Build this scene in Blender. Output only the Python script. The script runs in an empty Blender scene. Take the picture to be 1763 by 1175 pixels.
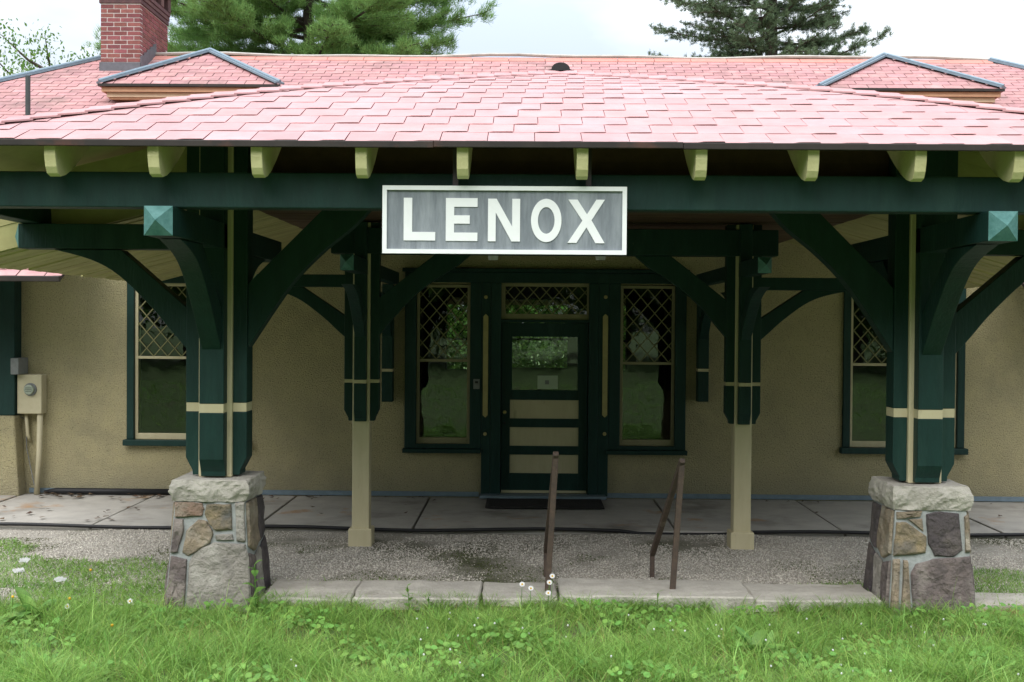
import bpy, math, random
import numpy as np
from mathutils import Vector, Matrix, noise
R = math.radians
random.seed(7); rng = np.random.default_rng(7)
S = bpy.context.scene
col = S.collection
# ------------------------------------------------------------------ camera
H = 2.107; FPX = 2000.0; W0, H0 = 1763.0, 1175.0
cam = bpy.data.cameras.new('camera'); cam_o = bpy.data.objects.new('camera', cam); col.objects.link(cam_o)
cam.sensor_width = 36.0; cam.lens = 36.0 * FPX / W0
cam.clip_start = 0.05; cam.clip_end = 2000
MC = Matrix.Rotation(R(0.66), 4, 'Z') @ Matrix.Rotation(R(90 - 0.89), 4, 'X') @ Matrix.Rotation(0.0075, 4, 'Z')
cam_o.matrix_world = Matrix.Translation((0, 0, H)) @ MC
S.camera = cam_o
R3 = MC.to_3x3()
def P(px, py, Y):
    """point of the plane y = Y that the photograph shows at (px, py)"""
    d = R3 @ Vector(((px - W0 / 2) / FPX, -(py - H0 / 2) / FPX, -1))
    t = Y / d.y
    return Vector((d.x * t, Y, H + d.z * t))
# ------------------------------------------------------------------ sky, sun, exposure
SUN_EL, SUN_AZ = R(52), R(200)
wd = bpy.data.worlds.new('World'); S.world = wd; wd.use_nodes = True
nt = wd.node_tree; nt.nodes.clear()
def wn(t, **k):
    n = nt.nodes.new(t)
    for a, b in k.items(): setattr(n, a, b)
    return n
sky = wn('ShaderNodeTexSky', sky_type='NISHITA', sun_disc=False); sky.sun_elevation = SUN_EL; sky.sun_rotation = SUN_AZ
tc = wn('ShaderNodeTexCoord'); sep = wn('ShaderNodeSeparateXYZ')
nt.links.new(tc.outputs['Generated'], sep.inputs[0])
mr = wn('ShaderNodeMapRange'); mr.inputs['From Min'].default_value = 0; mr.inputs['From Max'].default_value = 1
mr.inputs['To Min'].default_value = 3.4; mr.inputs['To Max'].default_value = 22.0
nt.links.new(sep.outputs['Z'], mr.inputs['Value'])
mp = wn('ShaderNodeMapping'); mp.inputs['Scale'].default_value = (1.6, 1.6, 4.5); mp.inputs['Location'].default_value = (0.35, 0.1, 0.2)
nt.links.new(tc.outputs['Generated'], mp.inputs[0])
nz = wn('ShaderNodeTexNoise'); nz.inputs['Scale'].default_value = 1.7; nz.inputs['Detail'].default_value = 6; nz.inputs['Roughness'].default_value = .5
nt.links.new(mp.outputs[0], nz.inputs['Vector'])
cr = wn('ShaderNodeValToRGB'); cr.color_ramp.elements[0].position = .38; cr.color_ramp.elements[0].color = (.70, .79, .93, 1)
cr.color_ramp.elements[1].position = .60; cr.color_ramp.elements[1].color = (1.06, 1.10, 1.12, 1)
nt.links.new(nz.outputs['Fac'], cr.inputs[0])
vm = wn('ShaderNodeVectorMath', operation='SCALE'); nt.links.new(cr.outputs[0], vm.inputs[0]); nt.links.new(mr.outputs[0], vm.inputs['Scale'])
mx = wn('ShaderNodeMix', data_type='RGBA'); mx.inputs[0].default_value = .88
nt.links.new(sky.outputs[0], mx.inputs[6]); nt.links.new(vm.outputs[0], mx.inputs[7])
bg = wn('ShaderNodeBackground'); bg.inputs[1].default_value = .1; nt.links.new(mx.outputs[2], bg.inputs[0])
wo = wn('ShaderNodeOutputWorld'); nt.links.new(bg.outputs[0], wo.inputs[0])
sl = bpy.data.lights.new('sun', 'SUN'); sl.energy = 2.0; sl.angle = R(55); sl.color = (1, .96, .9)
so = bpy.data.objects.new('sun', sl); col.objects.link(so)
sd = Vector((math.sin(SUN_AZ) * math.cos(SUN_EL), math.cos(SUN_AZ) * math.cos(SUN_EL), math.sin(SUN_EL)))
sky.sun_rotation = math.atan2(sd.x, sd.y)
so.rotation_euler = sd.to_track_quat('Z', 'Y').to_euler()
S.view_settings.view_transform = 'Standard'; S.view_settings.look = 'None'
S.view_settings.exposure = 0.72; S.view_settings.gamma = 1.0; S.view_settings.use_curve_mapping = False
S.render.engine = 'CYCLES'
S.cycles.max_bounces = 8; S.cycles.transparent_max_bounces = 12

# ------------------------------------------------------------------ materials
MATS = {}
def mat(name, c1, c2=None, scale=8, rough=.7, bump=0, bscale=60, isl=0, stain=None, sscale=1.5, slo=.5, shi=.7,
        detail=4, spec=.3, stretch=None, trans=0, metallic=0, bdist=.01, bvor=False, stain2=None, s2scale=3, s2lo=.6, s2hi=.7, speck=None, kscale=110, klo=.56, khi=.66, splash=None):
    if name in MATS: return MATS[name]
    m = bpy.data.materials.new(name); m.use_nodes = True; t = m.node_tree; t.nodes.clear(); L = t.links.new
    out = t.nodes.new('ShaderNodeOutputMaterial'); b = t.nodes.new('ShaderNodeBsdfPrincipled')
    b.inputs['Roughness'].default_value = rough; b.inputs['Specular IOR Level'].default_value = spec; b.inputs['Metallic'].default_value = metallic
    co = t.nodes.new('ShaderNodeTexCoord'); src = co.outputs['Object']
    geo = t.nodes.new('ShaderNodeNewGeometry')
    src = geo.outputs['Position']
    if stretch:
        mpn = t.nodes.new('ShaderNodeMapping'); mpn.inputs['Scale'].default_value = stretch; L(src, mpn.inputs[0]); srcs = mpn.outputs[0]
    else: srcs = src
    c2 = c2 or tuple(x * .8 for x in c1)
    n1 = t.nodes.new('ShaderNodeTexNoise'); n1.inputs['Scale'].default_value = scale; n1.inputs['Detail'].default_value = detail
    n1.inputs['Roughness'].default_value = .65; L(srcs, n1.inputs['Vector'])
    rp = t.nodes.new('ShaderNodeValToRGB'); rp.color_ramp.elements[0].position = .32; rp.color_ramp.elements[1].position = .68
    rp.color_ramp.elements[0].color = (*c2, 1); rp.color_ramp.elements[1].color = (*c1, 1); L(n1.outputs['Fac'], rp.inputs[0])
    cur = rp.outputs[0]
    def stainmix(cur, colr, sc, lo, hi, seed):
        n = t.nodes.new('ShaderNodeTexNoise'); n.noise_dimensions = '4D'; n.inputs['W'].default_value = seed
        n.inputs['Scale'].default_value = sc; n.inputs['Detail'].default_value = 7; n.inputs['Roughness'].default_value = .6; L(srcs, n.inputs['Vector'])
        r = t.nodes.new('ShaderNodeMapRange'); r.inputs['From Min'].default_value = lo; r.inputs['From Max'].default_value = hi; L(n.outputs['Fac'], r.inputs['Value'])
        x = t.nodes.new('ShaderNodeMix'); x.data_type = 'RGBA'; L(r.outputs[0], x.inputs[0]); L(cur, x.inputs[6]); x.inputs[7].default_value = (*colr, 1)
        return x.outputs[2]
    if stain: cur = stainmix(cur, stain, sscale, slo, shi, 3.1)
    if stain2: cur = stainmix(cur, stain2, s2scale, s2lo, s2hi, 9.7)
    if speck: cur = stainmix(cur, speck, kscale, klo, khi, 5.5)
    if splash:
        sp_ = t.nodes.new('ShaderNodeSeparateXYZ'); L(src, sp_.inputs[0]); nn_ = t.nodes.new('ShaderNodeMath'); nn_.operation = 'MULTIPLY_ADD'; L(n1.outputs['Fac'], nn_.inputs[0]); nn_.inputs[1].default_value = -.35; L(sp_.outputs['Z'], nn_.inputs[2])
        q_ = t.nodes.new('ShaderNodeMapRange'); q_.inputs['From Min'].default_value = -.2; q_.inputs['From Max'].default_value = .22; q_.inputs['To Min'].default_value = .55; q_.inputs['To Max'].default_value = 0; L(nn_.outputs[0], q_.inputs['Value'])
        x_ = t.nodes.new('ShaderNodeMix'); x_.data_type = 'RGBA'; L(q_.outputs[0], x_.inputs[0]); L(cur, x_.inputs[6]); x_.inputs[7].default_value = (*splash, 1); cur = x_.outputs[2]
    if isl:
        oi = t.nodes.new('ShaderNodeObjectInfo'); ad = t.nodes.new('ShaderNodeMath'); ad.operation = 'ADD'
        L(geo.outputs['Random Per Island'], ad.inputs[0]); L(oi.outputs['Random'], ad.inputs[1])
        fr = t.nodes.new('ShaderNodeMath'); fr.operation = 'FRACT'; L(ad.outputs[0], fr.inputs[0])
        mr_ = t.nodes.new('ShaderNodeMapRange'); mr_.inputs['To Min'].default_value = 1 - isl; mr_.inputs['To Max'].default_value = 1 + isl * .6; L(fr.outputs[0], mr_.inputs['Value'])
        hs = t.nodes.new('ShaderNodeHueSaturation'); L(cur, hs.inputs['Color']); L(mr_.outputs[0], hs.inputs['Value'])
        mh = t.nodes.new('ShaderNodeMapRange'); mh.inputs['To Min'].default_value = .5 - isl * .045; mh.inputs['To Max'].default_value = .5 + isl * .045
        f2 = t.nodes.new('ShaderNodeMath'); f2.operation = 'MULTIPLY'; f2.inputs[1].default_value = 7.3; L(fr.outputs[0], f2.inputs[0])
        f3 = t.nodes.new('ShaderNodeMath'); f3.operation = 'FRACT'; L(f2.outputs[0], f3.inputs[0]); L(f3.outputs[0], mh.inputs['Value']); L(mh.outputs[0], hs.inputs['Hue'])
        cur = hs.outputs[0]
    L(cur, b.inputs['Base Color'])
    if bump:
        if bvor:
            v = t.nodes.new('ShaderNodeTexVoronoi'); v.inputs['Scale'].default_value = bscale; L(src, v.inputs['Vector']); ho = v.outputs['Distance']
        else:
            v = t.nodes.new('ShaderNodeTexNoise'); v.inputs['Scale'].default_value = bscale; v.inputs['Detail'].default_value = 5; v.inputs['Roughness'].default_value = .6; L(srcs, v.inputs['Vector']); ho = v.outputs['Fac']
        bp = t.nodes.new('ShaderNodeBump'); bp.inputs['Strength'].default_value = bump; bp.inputs['Distance'].default_value = bdist; L(ho, bp.inputs['Height']); L(bp.outputs[0], b.inputs['Normal'])
    if trans:
        tr = t.nodes.new('ShaderNodeBsdfTranslucent'); L(cur, tr.inputs[0]); ms = t.nodes.new('ShaderNodeMixShader'); ms.inputs[0].default_value = trans
        L(b.outputs[0], ms.inputs[1]); L(tr.outputs[0], ms.inputs[2]); L(ms.outputs[0], out.inputs[0])
    else: L(b.outputs[0], out.inputs[0])
    MATS[name] = m; return m
M_green = mat('green_paint', (.0085, .038, .032), (.006, .027, .023), 9, .55, .5, 45, spec=.28, stain=(.02, .055, .045), sscale=5, slo=.55, shi=.8, stretch=(1, 1, .22), speck=(.16, .17, .12), kscale=42, klo=.72, khi=.76)
M_green_grey = mat('weathered_green_paint', (.10, .23, .22), (.05, .15, .14), 14, .6, .3, 50)
M_cream = mat('cream_paint', (.56, .50, .33), (.50, .44, .28), 10, .6, .2, 40, stain=(.30, .25, .16), sscale=9, slo=.62, shi=.75, stretch=(1, 1, .25))
M_soffit = mat('soffit_yellow_paint', (.42, .395, .18), (.36, .335, .15), 6, .65, .2, 40, isl=.12)
M_brownboard = mat('brown_ceiling_board', (.10, .06, .035), (.07, .04, .025), 6, .6, .2, 40, isl=.2)
M_stucco = mat('pebble_stucco', (.66, .58, .345), (.50, .43, .25), 50, .92, 1.0, 60, bdist=.05, stain=(.40, .355, .22), sscale=.8, slo=.42, shi=.72, detail=8, speck=(.20, .175, .11), kscale=70, klo=.56, khi=.64, stain2=(.58, .51, .29), s2scale=3.5, s2lo=.45, s2hi=.7, splash=(.27, .25, .19))
M_shingle = mat('pink_shingle', (.465, .27, .272), (.40, .228, .23), 5, .85, .15, 200, isl=.08, stain=(.47, .31, .32), sscale=3, slo=.5, shi=.8)
M_oldshingle = mat('old_red_shingle', (.41, .21, .208), (.32, .168, .17), 9, .85, .15, 200, isl=.13, stain=(.20, .13, .12), sscale=1.6, slo=.52, shi=.74, stain2=(.43, .25, .24), s2scale=4, s2lo=.5, s2hi=.7)
M_redridge = mat('red_top_course', (.50, .22, .18), (.44, .19, .16), 9, .85)
M_deck = mat('dark_deck_felt', (.05, .03, .03), (.035, .025, .025), 9, .9)
M_drip = mat('rusty_black_drip_edge', (.035, .028, .024), (.02, .017, .016), 4, .5, stain=(.12, .045, .03), sscale=2.2, slo=.55, shi=.7)
M_flash = mat('blue_grey_flashing', (.20, .26, .31), (.15, .20, .24), 12, .45, .1, 40, spec=.4, metallic=.2)
M_lead = mat('dark_lead_flashing', (.13, .13, .15), (.09, .09, .10), 10, .55)
M_fascia = mat('peach_fascia', (.60, .36, .22), (.52, .30, .18), 8, .6)
M_fasciac = mat('cream_fascia', (.66, .52, .36), (.58, .44, .30), 8, .6)
M_dark = mat('dark_void_paint', (.015, .016, .017), None, 8, .6)
M_brick = mat('red_brick', (.255, .085, .08), (.18, .062, .062), 18, .85, .4, 90, isl=.25, stain=(.12, .07, .07), sscale=2.0, slo=.55, shi=.75)
M_brickdark = mat('sooty_brick', (.16, .085, .08), (.10, .06, .06), 14, .9, .5, 60, isl=.3)
M_mortar = mat('pale_mortar', (.66, .61, .58), (.56, .52, .49), 25, .9, .3, 90)
M_pmortar = mat('grey_joint_mortar', (.36, .375, .365), (.27, .285, .28), 25, .9, .6, 60)
M_concrete = mat('concrete_slab', (.44, .415, .375), (.34, .32, .29), 3, .85, .4, 120, stain=(.17, .155, .135), sscale=1.3, slo=.52, shi=.72, stain2=(.36, .21, .10), s2scale=1.9, s2lo=.60, s2hi=.72, detail=8)
M_kerb = mat('kerb_stone', (.48, .45, .395), (.35, .325, .285), 5, .9, .8, 35, stain=(.20, .19, .15), sscale=2.4, slo=.55, shi=.75, detail=8, bdist=.02)
M_white = mat('white_paint', (.78, .80, .80), (.74, .76, .76), 10, .5, .1, 60)
M_signboard = mat('weathered_grey_board', (.23, .255, .28), (.14, .16, .18), 9, .75, .5, 50, stretch=(2.2, 1, .35), stain=(.32, .35, .375), sscale=4, slo=.5, shi=.75, stain2=(.09, .07, .06), s2scale=13, s2lo=.72, s2hi=.78, detail=8)
M_rust = mat('rusty_brown_rail', (.10, .070, .052), (.06, .045, .038), 20, .7, .5, 60, stain=(.20, .17, .13), sscale=6, slo=.6, shi=.75)
M_black = mat('black_rubber', (.018, .018, .02), None, 8, .5)
M_mat = mat('doormat_fibre', (.035, .032, .030), (.022, .02, .02), 30, .95, .8, 200)
M_grey = mat('grey_metal', (.22, .23, .23), (.16, .17, .17), 14, .5)
M_box = mat('beige_enamel', (.52, .47, .32), (.47, .42, .28), 10, .5)
M_brass = mat('brass', (.45, .36, .16), None, 10, .35, metallic=.7)
M_paper = mat('pale_paper', (.42, .50, .38), (.38, .46, .35), 10, .8)
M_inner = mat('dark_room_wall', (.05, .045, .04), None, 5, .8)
M_wood = mat('bark', (.09, .07, .055), (.05, .04, .032), 12, .9, .6, 25)
M_pine = mat('pine_needles', (.235, .40, .12), (.15, .29, .08), 1.2, .6, isl=.3, trans=.35)
M_spruce = mat('spruce_needles', (.15, .22, .115), (.10, .155, .08), 1.2, .6, isl=.35, trans=.25)
M_leaf = mat('tree_leaves', (.15, .28, .05), (.09, .19, .035), 1.5, .55, isl=.35, trans=.4)
M_grass = mat('grass_blades', (.31, .495, .12), (.18, .345, .065), 2.6, .45, isl=.42, trans=.42, stain=(.36, .50, .15), sscale=1.4, slo=.58, shi=.78)
M_drygrass = mat('dry_grass_blades', (.42, .32, .13), (.34, .25, .10), 3, .6, isl=.3, trans=.3)
M_weed = mat('broad_weed_leaves', (.23, .42, .10), (.13, .27, .06), 14, .5, .5, 70, isl=.25, trans=.4)
M_petal = mat('white_petals', (.8, .8, .8), None, 6, .5, trans=.2)
M_yellow = mat('yellow_flower_centre', (.7, .42, .03), None, 6, .6)
M_litter = mat('dead_leaves', (.12, .075, .045), (.07, .045, .03), 8, .8, isl=.4)
M_soil = mat('lawn_soil', (.10, .15, .04), (.06, .09, .03), 5, .95, .6, 30, stain=(.10, .08, .05), sscale=2, slo=.55, shi=.7)
M_gravelbed = mat('mossy_shaded_gravel', (.50, .46, .40), (.30, .275, .235), 60, .95, 1.0, 55, bvor=True, bdist=.02, stain=(.075, .08, .035), sscale=.75, slo=.52, shi=.66, detail=8)  # stain is moss with the deep shade behind the kerb mixed into its tone
M_pebble = mat('gravel_pebbles', (.62, .58, .51), (.47, .43, .37), 30, .9, isl=.45)
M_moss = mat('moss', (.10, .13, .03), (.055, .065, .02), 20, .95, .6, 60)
M_green_dot = mat('cream_boss', (.42, .36, .16), None, 10, .6)
def glass_mat():
    m = bpy.data.materials.new('window_glass'); m.use_nodes = True; t = m.node_tree; t.nodes.clear()
    o = t.nodes.new('ShaderNodeOutputMaterial'); g = t.nodes.new('ShaderNodeBsdfGlossy'); g.inputs['Roughness'].default_value = .015; g.inputs['Color'].default_value = (.9, .95, .95, 1)
    tr = t.nodes.new('ShaderNodeBsdfTransparent'); tr.inputs['Color'].default_value = (.92, .96, .93, 1)
    f = t.nodes.new('ShaderNodeFresnel'); f.inputs['IOR'].default_value = 1.55
    n = t.nodes.new('ShaderNodeTexNoise'); n.inputs['Scale'].default_value = 2.5; ge = t.nodes.new('ShaderNodeNewGeometry'); t.links.new(ge.outputs['Position'], n.inputs['Vector'])
    b = t.nodes.new('ShaderNodeBump'); b.inputs['Strength'].default_value = .12; b.inputs['Distance'].default_value = .02; t.links.new(n.outputs['Fac'], b.inputs['Height']); t.links.new(b.outputs[0], g.inputs['Normal'])
    x = t.nodes.new('ShaderNodeMixShader'); t.links.new(f.outputs[0], x.inputs[0]); t.links.new(tr.outputs[0], x.inputs[1]); t.links.new(g.outputs[0], x.inputs[2]); t.links.new(x.outputs[0], o.inputs[0])
    return m
M_glass = glass_mat()

# ------------------------------------------------------------------ helpers
def tag(o, label=None, cat=None, group=None, kind=None):
    if label: o['label'] = label
    if cat: o['category'] = cat
    if group: o['group'] = group
    if kind: o['kind'] = kind
    return o
def empty(name, loc=(0, 0, 0), label=None, cat=None, group=None):
    o = bpy.data.objects.new(name, None); col.objects.link(o); o.location = loc; o.empty_display_size = .2
    return tag(o, label, cat, group)
def link(name, me, parent=None, loc=None):
    o = bpy.data.objects.new(name, me); col.objects.link(o)
    if loc is not None: o.location = loc
    if parent is not None:
        o.parent = parent
        if loc is None:     # geometry is in world coordinates
            w = Vector((0, 0, 0)); p = parent
            while p is not None: w += p.location; p = p.parent
            o.location = -w
    return o
class MB:
    def __init__(s): s.v = []; s.f = []
    def add(s, vs, fs):
        n = len(s.v); s.v += [tuple(v) for v in vs]; s.f += [tuple(n + i for i in f) for f in fs]; return s
    def box(s, x0, x1, y0, y1, z0, z1):
        v = [(x0, y0, z0), (x1, y0, z0), (x1, y1, z0), (x0, y1, z0), (x0, y0, z1), (x1, y0, z1), (x1, y1, z1), (x0, y1, z1)]
        return s.add(v, [(0, 3, 2, 1), (4, 5, 6, 7), (0, 1, 5, 4), (1, 2, 6, 5), (2, 3, 7, 6), (3, 0, 4, 7)])
    def prism(s, poly, fn, a, b):
        """poly: 2-D outline; fn(u, v, w) -> world point; from w=a to w=b"""
        n = len(poly); v = [fn(u, w, a) for u, w in poly] + [fn(u, w, b) for u, w in poly]
        return s.add(v, [tuple(range(n))[::-1], tuple(range(n, 2 * n))] + [(i, (i + 1) % n, n + (i + 1) % n, n + i) for i in range(n)])
    def bar(s, a, b, w, h, up=Vector((0, 0, 1))):
        a = Vector(a); b = Vector(b); d = (b - a).normalized(); x = d.cross(up)
        if x.length < 1e-4: x = d.cross(Vector((0, 1, 0)))
        x.normalize(); y = x.cross(d).normalized()
        v = []
        for p in (a, b):
            for i, j in ((-1, -1), (1, -1), (1, 1), (-1, 1)): v.append(p + x * (i * w / 2) + y * (j * h / 2))
        return s.add(v, [(0, 1, 2, 3), (7, 6, 5, 4)] + [(i, 4 + i, 4 + (i + 1) % 4, (i + 1) % 4) for i in range(4)])
    def tube(s, pts, r, n=8):
        pts = [Vector(p) for p in pts]; rr = r if isinstance(r, (list, tuple)) else [r] * len(pts); vs = []
        for i, p in enumerate(pts):
            d = (pts[min(i + 1, len(pts) - 1)] - pts[max(i - 1, 0)]).normalized()
            x = d.cross(Vector((.13, .2, 1)))
            if x.length < 1e-3: x = d.cross(Vector((1, 0, 0)))
            x.normalize(); y = d.cross(x)
            for k in range(n):
                a = 2 * math.pi * k / n; vs.append(p + (x * math.cos(a) + y * math.sin(a)) * rr[i])
        fs = [(i * n + k, i * n + (k + 1) % n, (i + 1) * n + (k + 1) % n, (i + 1) * n + k) for i in range(len(pts) - 1) for k in range(n)]
        fs += [tuple(range(n))[::-1], tuple((len(pts) - 1) * n + k for k in range(n))]
        return s.add(vs, fs)
    def disc(s, c, r, t, axis='Y', n=20):
        c = Vector(c)
        def f(u, v, w): return (c.x + u, c.y + w, c.z + v) if axis == 'Y' else (c.x + u, c.y + v, c.z + w)
        return s.prism([(r * math.cos(2 * math.pi * k / n), r * math.sin(2 * math.pi * k / n)) for k in range(n)], f, -t / 2, t / 2)
    def mesh(s, name, m):
        me = bpy.data.meshes.new(name); me.from_pydata(s.v, [], s.f); me.materials.append(m)
        import bmesh
        bm = bmesh.new(); bm.from_mesh(me); bmesh.ops.recalc_face_normals(bm, faces=bm.faces); bm.to_mesh(me); bm.free()
        return me
    def build(s, name, m, parent=None, bevel=0, smooth=False, loc=None):
        me = s.mesh(name, m)
        if smooth: me.polygons.foreach_set('use_smooth', [True] * len(me.polygons))
        o = link(name, me, parent, loc)
        if bevel:
            b = o.modifiers.new('bevel', 'BEVEL'); b.width = bevel; b.segments = 2; b.limit_method = 'ANGLE'; b.angle_limit = R(35)
        return o
def box(name, m, parent, x0, x1, y0, y1, z0, z1, bevel=0): return MB().box(x0, x1, y0, y1, z0, z1).build(name, m, parent, bevel)
def npmesh(name, V, F, m, parent=None):
    """fast mesh: V (n,3), F (m,k) with constant k"""
    me = bpy.data.meshes.new(name); V = np.asarray(V, dtype=np.float32); F = np.asarray(F, dtype=np.int32); k = F.shape[1]
    me.vertices.add(len(V)); me.vertices.foreach_set('co', V.ravel()); me.loops.add(F.size); me.loops.foreach_set('vertex_index', F.ravel())
    me.polygons.add(len(F)); me.polygons.foreach_set('loop_start', np.arange(0, F.size, k, dtype=np.int32)); me.polygons.foreach_set('loop_total', np.full(len(F), k, dtype=np.int32))
    me.materials.append(m); me.update(calc_edges=True); me.validate()
    return me
def subdiv_noise(o, cuts, amp, freq, seed=0, keep_z_below=None):
    import bmesh
    bm = bmesh.new(); bm.from_mesh(o.data); bmesh.ops.subdivide_edges(bm, edges=bm.edges, cuts=cuts, use_grid_fill=True)
    for v in bm.verts:
        n = noise.noise_vector(v.co * freq + Vector((seed, 0, 0))) + .5 * noise.noise_vector(v.co * freq * 2.7 + Vector((0, seed, 3)))
        v.co += n * amp
    bm.to_mesh(o.data); bm.free()

# ------------------------------------------------------------------ ground
def lawn_z(x, y):
    base = np.where(y < 8.8, -.10 + (8.8 - np.maximum(y, 0)) * .047, -.10 + (y - 8.8) * .035)
    base = np.where(y < 0, .31, base)
    m = .035 * np.sin(x * 1.7 + y * .9) + .025 * np.sin(x * 3.9 - y * 2.3 + 1) + .012 * np.sin(x * 9 + y * 7)
    return base + m * np.where(y < 8.6, 1, .35)
def grid(name, x0, x1, y0, y1, nx, ny, zf, m):
    xs = np.linspace(x0, x1, nx); ys = np.linspace(y0, y1, ny); X, Y = np.meshgrid(xs, ys); Z = zf(X, Y)
    V = np.stack([X.ravel(), Y.ravel(), Z.ravel()], 1); i = np.arange((ny - 1) * nx).reshape(ny - 1, nx)[:, :-1].ravel()
    F = np.stack([i, i + 1, i + nx + 1, i + nx], 1); me = npmesh(name, V, F, m); me.polygons.foreach_set('use_smooth', [True] * len(me.polygons)); return link(name, me)
tag(grid('ground', -700, 700, -700, 700, 3, 3, lambda x, y: x * 0 - .62, M_soil), kind='structure')
tag(grid('lawn', -24, 24, -40, 8.86, 240, 240, lawn_z, M_soil), kind='structure')
def gravel_z(x, y):
    z = -.075 + (y - 8.86) * .012 + .012 * np.sin(x * 1.3 + y) + .006 * np.sin(x * 5 + y * 4)
    return z
tag(grid('gravel_bed', -24, 24, 8.86, 11.84, 160, 20, gravel_z, M_gravelbed), kind='structure')
# pavement of cast slabs
joints = [-12.5, -10.5, -8.6, -6.06, -4.45, -2.75, -1.14, 1.56, 3.27, 4.9, 6.6, 8.6, 10.6]
pav = MB().box(-13, 13, 11.9, 13.9, -.35, -.06).build('pavement', M_concrete); tag(pav, kind='structure')
for i in range(len(joints) - 1):
    o = MB().box(joints[i] + .012, joints[i + 1] - .012, 11.845, 13.985, -.06, 0).build('paving_slab', M_concrete, pav, bevel=.008)
    o.rotation_euler = (0, 0, 0); o.location.z += random.uniform(-.006, .006)

# ------------------------------------------------------------------ station building
YW = 14.0
B = empty('station_building', (.4, YW, 0), 'long low stucco railway station with pink shingle roof and green trimmed windows', 'building')
def wx(px, py=620): return P(px, py, YW - .03).x
def wz(px, py): return P(px, py, YW - .03).z
# openings
winC = [(wx(715), wx(811), wz(760, 764), wz(760, 488)), (wx(1066), wx(1164), wz(1110, 768), wz(1110, 490))]
doorO = (wx(862), wx(1014), 0.03, wz(940, 488))
winL = (wx(229), wx(417), wz(300, 757), wz(300, 486))
winR = (wx(1463), wx(1651), wz(1550, 771), wz(1550, 492))
openings = [winL, winC[0], doorO, winC[1], winR]
xs = sorted(set([-11.5, 12.3] + [v for o in openings for v in o[:2]])); mb = MB()
for i in range(len(xs) - 1):
    a, b = xs[i], xs[i + 1]; op = [o for o in openings if o[0] < (a + b) / 2 < o[1]]
    if op: mb.box(a, b, YW, YW + .25, -.1, op[0][2]); mb.box(a, b, YW, YW + .25, op[0][3], 3.7)
    else: mb.box(a, b, YW, YW + .25, -.1, 3.7)
wall = mb.build('wall', M_stucco, B)
# far wall with windows looking onto the garden behind
YF = 19.8
far = [(P(768, 570, YF).x, P(852, 570, YF).x, P(800, 637, YF).z, P(800, 512, YF).z),
       (P(870, 570, YF).x, P(978, 570, YF).x, P(900, 634, YF).z, P(900, 516, YF).z),
       (P(1062, 570, YF).x, P(1079, 570, YF).x, P(1070, 640, YF).z, P(1070, 515, YF).z)]
xs = sorted(set([-11.5, 12.3] + [v for o in far for v in o[:2]])); mb = MB()
for i in range(len(xs) - 1):
    a, b = xs[i], xs[i + 1]; op = [o for o in far if o[0] < (a + b) / 2 < o[1]]
    if op: mb.box(a, b, YF, YF + .25, -.1, op[0][2]); mb.box(a, b, YF, YF + .25, op[0][3], 3.7)
    else: mb.box(a, b, YF, YF + .25, -.1, 3.7)
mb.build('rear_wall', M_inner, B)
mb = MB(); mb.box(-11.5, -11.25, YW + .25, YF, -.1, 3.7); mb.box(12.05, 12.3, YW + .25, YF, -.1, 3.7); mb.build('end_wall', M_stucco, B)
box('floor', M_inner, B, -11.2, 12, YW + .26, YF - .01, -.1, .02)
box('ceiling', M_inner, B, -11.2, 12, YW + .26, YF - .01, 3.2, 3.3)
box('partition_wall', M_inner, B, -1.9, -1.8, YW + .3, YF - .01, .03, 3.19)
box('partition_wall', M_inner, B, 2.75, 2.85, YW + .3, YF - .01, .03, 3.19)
def clipseg(x0, z0, x1, z1, r):
    t0, t1 = 0., 1.; dx, dz = x1 - x0, z1 - z0
    for p, q in ((-dx, x0 - r[0]), (dx, r[1] - x0), (-dz, z0 - r[2]), (dz, r[3] - z0)):
        if abs(p) < 1e-9:
            if q < 0: return None
            continue
        t = q / p
        if p < 0: t0 = max(t0, t)
        else: t1 = min(t1, t)
    if t0 >= t1: return None
    return (x0 + t0 * dx, z0 + t0 * dz, x0 + t1 * dx, z0 + t1 * dz)
def lattice(par, r, y, sx, sz, m, w=.011):
    cx = (r[0] + r[1]) / 2; n = int((r[1] - r[0]) / sx + (r[3] - r[2]) / sz) + 3
    for sgn in (1, -1):
        for k in range(-n, n + 1):
            x0 = cx + k * sx + sx / 2; L_ = 6
            c = clipseg(x0 - L_ * sx, r[2] - sgn * L_ * sz + (0 if sgn > 0 else 0), x0 + L_ * sx, r[2] + sgn * L_ * sz, r)
            if c and math.hypot(c[2] - c[0], c[3] - c[1]) > .04:
                yy = y if sgn > 0 else y - .006
                MB().bar((c[0], yy, c[1]), (c[2], yy, c[3]), .012, w, up=Vector((0, 1, 0))).build('lattice_bar', m, par)
M_latt = mat('dull_lattice_paint', (.22, .21, .10), (.17, .16, .08), 10, .6)
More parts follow.
